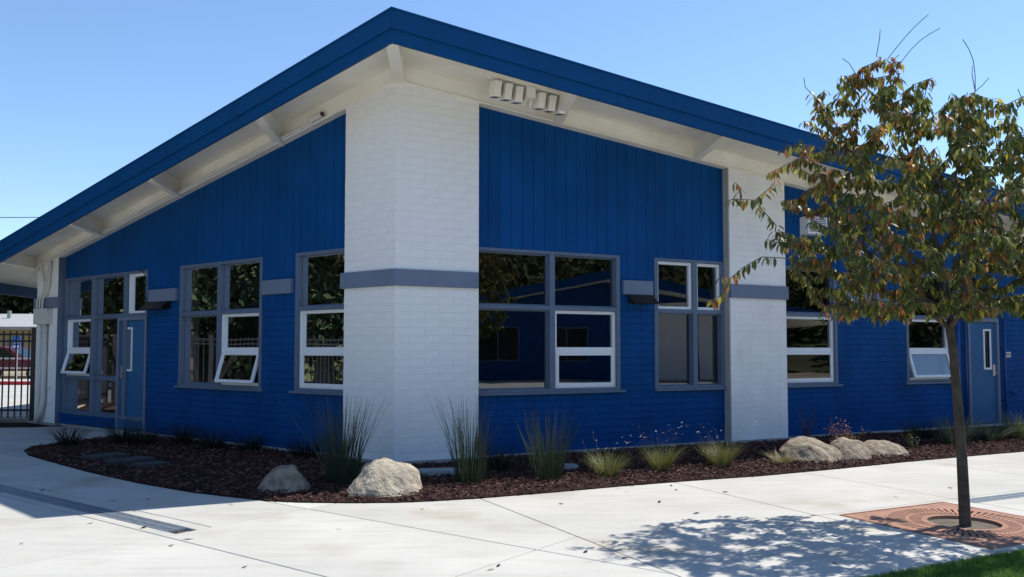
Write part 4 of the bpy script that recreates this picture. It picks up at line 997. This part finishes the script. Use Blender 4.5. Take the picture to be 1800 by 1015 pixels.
def shrub(loc, h, label, seed, cols, n_=260, stems=7):
    rg = random.Random(seed); t = thing('small_shrub', label, 'shrub', loc); st = MB(); lf = MB()
    for k in range(stems):
        a = rg.uniform(0, 6.28); b = Vector(loc); e = b + Vector((math.cos(a) * 0.13, math.sin(a) * 0.13, h * rg.uniform(0.6, 1))); st.tube([b, b.lerp(e, 0.5) + Z3 * 0.03, e], [0.006, 0.005, 0.003], 4)
        for j in range(n_ // stems):
            u = rg.uniform(0.25, 1); p = b.lerp(e, u) + Vector((rg.gauss(0, 0.03), rg.gauss(0, 0.03), rg.gauss(0, 0.02))); d = Vector((rg.gauss(0, 1), rg.gauss(0, 1), rg.uniform(-0.2, 1))); s_ = rg.uniform(0.018, 0.035); g = rg.uniform(0.7, 1.3)
            lf.add(leaf_verts(p, d, Vector((rg.gauss(0, 1), rg.gauss(0, 1), 1)), s_, s_ * 0.55), LFc, tuple(q_ * g for q_ in rg.choice(cols)))
    st.build('stems', M['bark'], t); lf.build('leaves', M['leaf'], t, fix=False, kind='stuff')
OR = [(0.30, 0.13, 0.06), (0.36, 0.2, 0.09), (0.22, 0.09, 0.05)]
shrub((4.60, 11.70, 0), 0.54, 'orange-brown shrub behind the three boulders', 41, OR)
shrub((4.88, 11.78, 0), 0.42, 'shorter orange shrub right behind the boulders', 42, OR, 200)
shrub((4.45, 12.5, 0), 0.62, 'dark red shrub at the wall behind the boulders', 43, [(0.05, 0.015, 0.015), (0.07, 0.03, 0.02)], 200)
shrub((6.02, 12.55, 0), 0.24, 'small pale green shrub right of the low boulder', 44, [(0.16, 0.15, 0.07), (0.10, 0.12, 0.05)], 240)

# utility box lids in the bed
def lid(x, y, rx, ry, rot, label, rnd=False, m='lid'):
    t = thing('valve_box', label, 'valve box', (x, y, 0.0)); c, s_ = math.cos(rot), math.sin(rot)
    def P(u, v): return Vector((x + u * c - v * s_, y + u * s_ + v * c, 0))
    ring = [P(rx * math.cos(k / 20 * 6.2832), ry * math.sin(k / 20 * 6.2832)) for k in range(20)] if rnd else [P(-rx, -ry), P(rx, -ry), P(rx, ry), P(-rx, ry)]
    ctr = Vector((x, y, 0)); mb = MB(); mb.prism(ring, -0.05, 0.05); mb.build('box_rim', M['concrete' if m == 'lid' else m], t)
    mb = MB(); mb.prism([ctr + (p - ctr) * 0.9 for p in ring], 0.0, 0.062); bevel(mb.build('cover', M[m], t), 0.006)
lid(-0.86, 9.92, 0.26, 0.17, 0.2, 'rectangular green-grey valve box lid right of the big boulder')
lid(0.70, 10.35, 0.13, 0.13, 0, 'round valve lid behind the third rush clump', True)
a_ = math.atan2(DL.y, DL.x)
lid(-5.55, 11.35, 0.17, 0.27, a_, 'farthest of three shaded utility lids in the left bed', m='lid_dark')
lid(-5.02, 10.92, 0.17, 0.27, a_, 'middle of three shaded utility lids in the left bed', m='lid_dark')
lid(-4.56, 10.5, 0.13, 0.2, a_, 'nearest and smallest of three shaded utility lids', m='lid_dark')

# ------------------------------------------------------------------ fence and street on the left
def fence(A, B, label, npost, hgt=1.95, sp=0.13):
    t = thing('metal_fence', label, 'fence', tuple(A)); T = (B - A); L_ = T.length; T.normalize(); N = Vector((-T.y, T.x, 0))
    def seg(x0, x1, z0, z1, th): return [A + T * x0 - N * th, A + T * x1 - N * th, A + T * x1 + N * th, A + T * x0 + N * th]
    for k in range(npost + 1):
        x = L_ * k / npost; mb = MB(); mb.prism(seg(x - 0.055, x + 0.055, 0, 0, 0.055), -0.1, hgt); mb.build('post', M['black'], t)
    for z in (0.22, hgt - 0.3, hgt - 0.16):
        mb = MB(); mb.prism(seg(0.05, L_ - 0.05, 0, 0, 0.02), z, z + 0.04); mb.build('rail', M['black'], t)
    n_ = int(L_ / sp); me = None
    for k in range(1, n_):
        if me is None:
            mb = MB(); mb.box(-0.011, 0.011, -0.011, 0.011, 0.08, hgt - 0.07); me = mb.mesh('picket', M['black'])
        p = A + T * (k * L_ / n_); o = link('picket', me, t); o.matrix_basis = Matrix.Translation(p)
fence(Vector((-9.93, 17.2, 0)), Vector((-17.2, 17.2, 0)), 'black metal picket fence joining the left end of the building', 3)
fence(Vector((-17.3, 17.0, 0)), Vector((-17.3, 1.0, 0)), 'black metal picket fence along the left side of the yard', 6)
mb = MB(); mb.prism([Vector((-60, 19.0, 0)), Vector((-8, 19.0, 0)), Vector((-2, 36.2, 0)), Vector((-60, 36.2, 0))], -0.11, -0.035); struct(mb.build('street', M['road']))
mb = MB(); mb.prism([Vector((-60, -20, 0)), Vector((-17.6, -20, 0)), Vector((-17.6, 19, 0)), Vector((-60, 19, 0))], -0.11, -0.045); struct(mb.build('side_yard', M['asphalt']))
mb = MB(); mb.box(-60, -4, 36.2, 36.45, -0.1, 0.12); tag(mb.build('red_kerb', M['kerb_red']), 'red painted kerb across the street behind the fence', 'kerb')
mb = MB(); mb.box(-60, 0, 36.45, 39.6, -0.1, 0.11); struct(mb.build('far_pavement', M['road']))
# slope in front of the far building
mb = MB(); mb.prism([Vector((-60, 44.5, 0)), Vector((2, 44.5, 0)), Vector((2, 60, 0)), Vector((-60, 60, 0))], -0.1, lambda p: 0.1 + max(0, (p[1] - 44.5)) * 0.02); struct(mb.build('dry_bank', M['earth']))
t = thing('guard_railing', 'pale metal guard railing on the far pavement', 'railing', (-22, 38.6, 0.1))
for z in (0.55, 1.0):
    mb = MB(); mb.tube([(-36, 38.6, 0.1 + z), (-14, 38.6, 0.1 + z)], 0.035, 8); mb.build('rail', M['metal'], t)
for k in range(12):
    mb = MB(); mb.tube([(-36 + 2 * k, 38.6, 0.05), (-36 + 2 * k, 38.6, 1.1)], 0.035, 8); mb.build('post', M['metal'], t)
t = thing('parking_sign', 'blue accessible parking sign on a pole seen through the fence', 'sign', (-22.3, 37.2, 0.1))
mb = MB(); mb.tube([(-22.3, 37.2, 0.05), (-22.3, 37.2, 2.1)], 0.035, 8); mb.build('pole', M['metal'], t)
mb = MB(); mb.box(-22.47, -22.13, 37.13, 37.16, 1.55, 2.1); pl = mb.build('plate', M['sign_blue'], t)
mb = MB(); y_ = 37.12
mb.tube([(-22.31, y_, 2.02), (-22.31, y_ - .001, 2.04)], 0.028, 10)
for a, b in (((-22.31, 1.99), (-22.30, 1.89)), ((-22.30, 1.89), (-22.22, 1.89)), ((-22.22, 1.89), (-22.19, 1.81)), ((-22.31, 1.95), (-22.24, 1.95))): mb.tube([(a[0], y_, a[1]), (b[0], y_, b[1])], 0.013, 6)
mb.tube([(-22.3 + 0.08 * math.cos(q_), y_, 1.85 + 0.08 * math.sin(q_)) for q_ in [2.2 + k * 0.4 for k in range(10)]], 0.012, 6)
mb.box(-22.43, -22.17, 37.115, 37.125, 1.6, 1.7); mb.build('symbol', M['sign_white'], pl)
# parked car
def car(cx, cy, label):
    t = thing('parked_car', label, 'car', (cx, cy, 0))
    def ext(prof, y0, y1, ins=0.0):
        mb = MB(); n_ = len(prof); mb.add([(cx + x, cy + y0, z) for x, z in prof] + [(cx + x, cy + y1, z) for x, z in prof], [tuple(range(n_ - 1, -1, -1)), tuple(range(n_, 2 * n_))] + [(k, (k + 1) % n_, n_ + (k + 1) % n_, n_ + k) for k in range(n_)]); return mb
    body = [(-2.4, 0.45), (-2.45, 0.8), (-2.3, 1.02), (0.55, 1.05), (1.9, 0.95), (2.3, 0.82), (2.38, 0.45)]
    bevel(ext(body, -0.9, 0.9).build('body', M['maroon'], t), 0.06, 3)
    cab = [(-2.2, 1.0), (-1.95, 1.62), (-0.3, 1.68), (0.2, 1.6), (0.95, 1.04)]
    bevel(ext(cab, -0.78, 0.78).build('cabin', M['maroon'], t), 0.05, 3)
    for a in ([(-1.95, 1.1), (-1.8, 1.52), (-0.95, 1.58), (-0.95, 1.1)], [(-0.85, 1.1), (-0.85, 1.58), (-0.1, 1.57), (0.55, 1.1)]): ext(a, -0.79, -0.775).build('side_window', M['darkglass'], t)
    mb = MB(); mb.add([(cx + 0.24, cy - 0.68, 1.57), (cx + 0.24, cy + 0.68, 1.57), (cx + 0.94, cy + 0.72, 1.075), (cx + 0.94, cy - 0.72, 1.075)], [(0, 1, 2, 3)]); o = mb.build('windscreen', M['darkglass'], t, fix=False); o.location = (0.02, 0, 0.02)
    for x in (-1.5, 1.5):
        for y in (-0.82, 0.82):
            mb = MB(); mb.tube([(cx + x, cy + y - 0.11, 0.34), (cx + x, cy + y + 0.11, 0.34)], 0.34, 20); wh = mb.build('wheel', M['rubber'], t)
            mb = MB(); mb.tube([(cx + x, cy + y - 0.125, 0.34), (cx + x, cy + y + 0.125, 0.34)], 0.2, 14); mb.build('rim', M['metal'], wh)
    for y in (-0.7, 0.7):
        mb = MB(); mb.box(cx + 2.28, cx + 2.40, cy + y - 0.15, cy + y + 0.15, 0.66, 0.8); mb.build('headlight', M['sign_white'], t)
car(-25.3, 42.0, 'maroon car parked beyond the fence and railing')
# beige building
bb = thing('far_building', 'low beige building with grey roof seen past the fence', 'building', (-32, 58, 1.2))
gz = 0.35
mb = MB(); mb.box(-60, -8, 58, 66, gz - 1.0, gz + 2.9); mb.build('wall', M['beige'], bb)
mb = MB(); mb.prism([Vector((-61, 56.4, 0)), Vector((-7, 56.4, 0)), Vector((-7, 62, 0)), Vector((-61, 62, 0))], lambda p: gz + 2.55 + (p[1] - 56.4) * 0.2, lambda p: gz + 2.75 + (p[1] - 56.4) * 0.2); rf = mb.build('roof', M['shingle'], bb)
for x in (-36.6, -34.2, -30, -26): 
    mb = MB(); mb.tube([(x, 60, gz + 3.2), (x, 60, gz + 4.0)], 0.14, 8); mb.build('roof_vent', M['shingle'], rf)
for k in range(10):
    x = -56 + k * 4.6
    mb = MB(); mb.box(x, x + 1.0, 57.94, 58.02, gz, gz + 2.1); mb.build('door', M['brown'], bb)
    mb = MB(); mb.box(x + 1.7, x + 3.3, 57.95, 58.02, gz + 1.0, gz + 2.1); wn = mb.build('window', M['beige'], bb)
    mb = MB(); mb.box(x + 1.8, x + 3.2, 57.93, 57.96, gz + 1.1, gz + 2.0); mb.build('pane', M['darkglass'], wn)
# overhead wires
for k, (y, z) in enumerate(((30, 6.3), (32, 3.75), (31, 4.15))):
    mb = MB(); mb.tube([(-60 + q_ * 6, y, z + 0.25 * ((q_ - 5) / 5) ** 2) for q_ in range(11)], 0.014, 5)
    tag(mb.build('overhead_wire', M['black'], None), ('highest', 'lowest', 'middle')[k] + ' of the overhead wires left of the building', 'wire', 'overhead wires')

# trees: crown of leaf clumps
def leafy_tree(x, y, z0, h, rw, label, seed, cols, n_=5200, size=0.22, group='dark trees beyond the street', low=0.4):
    rg = random.Random(seed); t = thing('broadleaf_tree', label, 'tree', (x, y, z0), group); mb = MB(); c0 = Vector((x, y, z0))
    mb.tube([c0 - Z3 * 0.2, c0 + Vector((0.1, 0, h * 0.35)), c0 + Vector((0, 0.1, h * 0.75))], [h * 0.035, h * 0.025, h * 0.008], 8); ends = []
    for k in range(16):
        a = rg.uniform(0, 6.28); b = c0 + Z3 * h * rg.uniform(0.25, 0.55); e = c0 + Vector((math.cos(a) * rw * rg.uniform(0.4, 0.9), math.sin(a) * rw * rg.uniform(0.4, 0.9), h * rg.uniform(0.45, 0.92))); mb.tube([b, b.lerp(e, 0.5) + Z3 * 0.2, e], [h * 0.014, h * 0.009, h * 0.003], 6); ends.append(e)
    mb.build('trunk', M['bark'], t); lf = MB()
    cl_ = [(e, rw * rg.uniform(0.28, 0.48)) for e in ends] + [(c0 + Vector((rg.gauss(0, rw * 0.35), rg.gauss(0, rw * 0.35), h * rg.uniform(low, 0.95))), rw * rg.uniform(0.25, 0.42)) for _ in range(22)]
    for k in range(n_):
        e, r = rg.choice(cl_); d = Vector((rg.gauss(0, 1), rg.gauss(0, 1), rg.gauss(0, 0.8))).normalized() * r * rg.random() ** 0.4; p = e + d; g = rg.uniform(0.6, 1.4); c = tuple(q_ * g for q_ in rg.choice(cols)); s_ = size * rg.uniform(0.6, 1.3)
        u = Vector((rg.gauss(0, 1), rg.gauss(0, 1), rg.gauss(0, 1))).normalized(); v = u.cross(Vector((rg.gauss(0, 1), rg.gauss(0, 1), rg.gauss(0, 1)))).normalized()
        lf.add([p - u * s_, p + v * s_ * 0.5, p + u * s_, p - v * s_ * 0.5], [(0, 1, 2, 3)], c)
    lf.build('crown', M['tree_leaf'], t, fix=False, kind='stuff')
TG = [(0.035, 0.055, 0.022), (0.05, 0.07, 0.028), (0.028, 0.042, 0.02)]
leafy_tree(-44, 68, 0.0, 9.5, 5.5, 'dark tree behind the beige building, leftmost under the eave', 51, TG, 9000, 0.3, low=0.1)
leafy_tree(-37, 70, 0.0, 9, 5.0, 'dark tree behind the beige building, beside the pillar', 52, TG, 9000, 0.3, low=0.1)
leafy_tree(-52, 66, 0.0, 10, 5.5, 'dark tree behind the beige building, outside the frame', 53, TG, 9000, 0.3, low=0.1)
for k, (x, y) in enumerate(((-23, 5), (-24.5, 10.5), (-23, 15.5), (-26, 21), (-24.5, 27), (-31, 8), (-32, 17))):  # reflected trees, made taller and nearer to cut skylight on the left wall
    leafy_tree(x, y, 0, 12 + k * 0.3, 4.6, ('first', 'second', 'third', 'fourth', 'fifth', 'sixth', 'seventh')[k] + ' of the trees west of the yard, mirrored in the left windows', 60 + k, TG, 15000, 0.17, 'trees mirrored in the left windows', 0.12)

# twin building and wooded hill that the right-hand windows mirror
tw = thing('twin_building', 'blue gabled school building across the yard, mirrored in the windows', 'building', (24, -4, 0))
tx = Vector((-0.80, 0.60, 0)); ty = Vector((0.60, 0.80, 0)); tc_ = Vector((27, -3.0, 0))
def T2(u, v, z): p = tc_ + ty * u + tx * v; return (p.x, p.y, z)
def tbox(u0, u1, v0, v1, z0, z1a, z1b, m, nm):
    mb = MB(); mb.hexa([T2(u0, v0, z0), T2(u1, v0, z0), T2(u1, v1, z0), T2(u0, v1, z0), T2(u0, v0, z1a), T2(u1, v0, z1b), T2(u1, v1, z1b), T2(u0, v1, z1a)]); return mb.build(nm, M[m], tw)
tbox(-9, 0, -8, 0, 0, 3.1, 4.9, 'blue', 'wall'); tbox(0, 9, -8, 0, 0, 4.9, 3.1, 'blue', 'wall')
tbox(-9.1, -8.0, -0.1, 0.15, 0, 3.1, 3.2, 'white_brick', 'pillar'); tbox(2.6, 4.3, -0.1, 0.15, 0, 3.9, 3.9, 'white_brick', 'pillar'); tbox(4.8, 6.6, -0.1, 0.15, 0, 3.5, 3.5, 'white_brick', 'pillar')
OVH = 2.4
def troof(u0, u1, z0, z1):
    mb = MB(); mb.hexa([T2(u0, -9, z0), T2(u1, -9, z1), T2(u1, OVH, z1), T2(u0, OVH, z0), T2(u0, -9, z0 + .2), T2(u1, -9, z1 + .2), T2(u1, OVH, z1 + .2), T2(u0, OVH, z0 + .2)]); mb.build('soffit', M['cream'], tw)
    mb = MB(); mb.hexa([T2(u0, OVH, z0 - .05), T2(u1, OVH, z1 - .05), T2(u1, OVH + 0.06, z1 - .05), T2(u0, OVH + 0.06, z0 - .05), T2(u0, OVH, z0 + .38), T2(u1, OVH, z1 + .38), T2(u1, OVH + 0.06, z1 + .38), T2(u0, OVH + 0.06, z0 + .38)]); mb.build('fascia', M['blue_fascia'], tw)
troof(-11, 0, 2.75, 4.95); troof(0, 11, 4.95, 2.75)
for u in (-6.5, -3.0):
    mb = MB(); mb.hexa([T2(u, 0.0, 0.9), T2(u + 2.2, 0.0, 0.9), T2(u + 2.2, 0.05, 0.9), T2(u, 0.05, 0.9), T2(u, 0.0, 2.7), T2(u + 2.2, 0.0, 2.7), T2(u + 2.2, 0.05, 2.7), T2(u, 0.05, 2.7)]); wn = mb.build('window', M['frame'], tw)
    for a in (0.08, 1.14):
        mb = MB(); mb.hexa([T2(u + a, 0.05, 0.98), T2(u + a + 0.98, 0.05, 0.98), T2(u + a + 0.98, 0.07, 0.98), T2(u + a, 0.07, 0.98), T2(u + a, 0.05, 2.62), T2(u + a + 0.98, 0.05, 2.62), T2(u + a + 0.98, 0.07, 2.62), T2(u + a, 0.07, 2.62)]); mb.build('pane', M['darkglass'], wn)
# unseen rise added west of the yard to block sky and darken left reflections
bm = bmesh.new(); gg = []
for a in range(25):
    row = []
    for b in range(13):
        y = -30 + a * 2.9; x = -33 - b * 3.0; hgt = 15 * (1 - math.exp(-(b * 3.0) / 12)) + 1.2 * noise.noise(Vector((x * 0.2, y * 0.2, 3)))
        if b == 0: hgt = -0.2
        row.append(bm.verts.new((x, y, hgt)))
    gg.append(row)
for a in range(24):
    for b in range(12): bm.faces.new((gg[a][b], gg[a][b + 1], gg[a + 1][b + 1], gg[a + 1][b]))
me = bpy.data.meshes.new('west_sky_blocker'); bm.to_mesh(me); bm.free(); me.materials.append(M['hill']); struct(link('west_sky_blocker', me))
rg = random.Random(78); lf = MB()
for k in range(9000):
    b = rg.uniform(0.2, 12); y = rg.uniform(-30, 39); x = -33 - b * 3.0; p = Vector((x, y, 15 * (1 - math.exp(-(b * 3.0) / 12)) + abs(rg.gauss(0, 0.9)))); u = Vector((rg.gauss(0, 1), rg.gauss(0, 1), rg.gauss(0, 1))).normalized(); v = u.cross(Vector((rg.gauss(0, 1), rg.gauss(0, 1), rg.gauss(0, 1)))).normalized(); s_ = rg.uniform(0.3, 0.7); g = rg.uniform(0.5, 1.4)
    lf.add([p - u * s_, p + v * s_ * 0.6, p + u * s_, p - v * s_ * 0.6], [(0, 1, 2, 3)], (0.05 * g, 0.065 * g, 0.025 * g))
tag(lf.build('west_blocker_scrub', M['tree_leaf'], fix=False, kind='stuff'), 'dark scrub on the unseen rise added west of the yard to block sky', 'scrub')
# wooded hill
bm = bmesh.new(); NX = 40
grid = []
for a in range(NX + 1):
    row = []
    for b in range(15):
        an = R_(-75 + 120 * a / NX); r = 50 + b * 9; hgt = 34 * (1 - math.exp(-max(0, r - 52) / 55)) * (0.75 + 0.35 * noise.noise(Vector((an * 2, 0.3, 0)))) + 1.5 * noise.noise(Vector((an * 6, b * 0.5, 2)))
        row.append(bm.verts.new((r * math.cos(an), r * math.sin(an), max(-0.2, hgt) - 0.15)))
    grid.append(row)
for a in range(NX):
    for b in range(14): bm.faces.new((grid[a][b], grid[a][b + 1], grid[a + 1][b + 1], grid[a + 1][b]))
me = bpy.data.meshes.new('hill'); bm.to_mesh(me); bm.free(); me.materials.append(M['hill']); struct(link('hill', me))
rg = random.Random(77); lf = MB()
for k in range(520):
    an = R_(rg.uniform(-74, 44)); r = rg.uniform(54, 130); hgt = 34 * (1 - math.exp(-max(0, r - 52) / 55)) * (0.75 + 0.35 * noise.noise(Vector((an * 2, 0.3, 0)))); c0 = Vector((r * math.cos(an), r * math.sin(an), hgt)); rw = rg.uniform(2.2, 4.2); g0 = rg.uniform(0.6, 1.5)
    for j in range(130):
        p = c0 + Vector((rg.gauss(0, rw * 0.5), rg.gauss(0, rw * 0.5), rw * 0.9 + rg.gauss(0, rw * 0.45))); u = Vector((rg.gauss(0, 1), rg.gauss(0, 1), rg.gauss(0, 1))).normalized(); v = u.cross(Vector((rg.gauss(0, 1), rg.gauss(0, 1), rg.gauss(0, 1)))).normalized(); s_ = rg.uniform(0.3, 0.6); g = g0 * rg.uniform(0.7, 1.3)
        lf.add([p - u * s_, p + v * s_ * 0.6, p + u * s_, p - v * s_ * 0.6], [(0, 1, 2, 3)], (0.06 * g, 0.075 * g, 0.028 * g))
tag(lf.build('hillside_woods', M['tree_leaf'], fix=False, kind='stuff'), 'wooded hillside mirrored in the right-hand windows', 'woods')
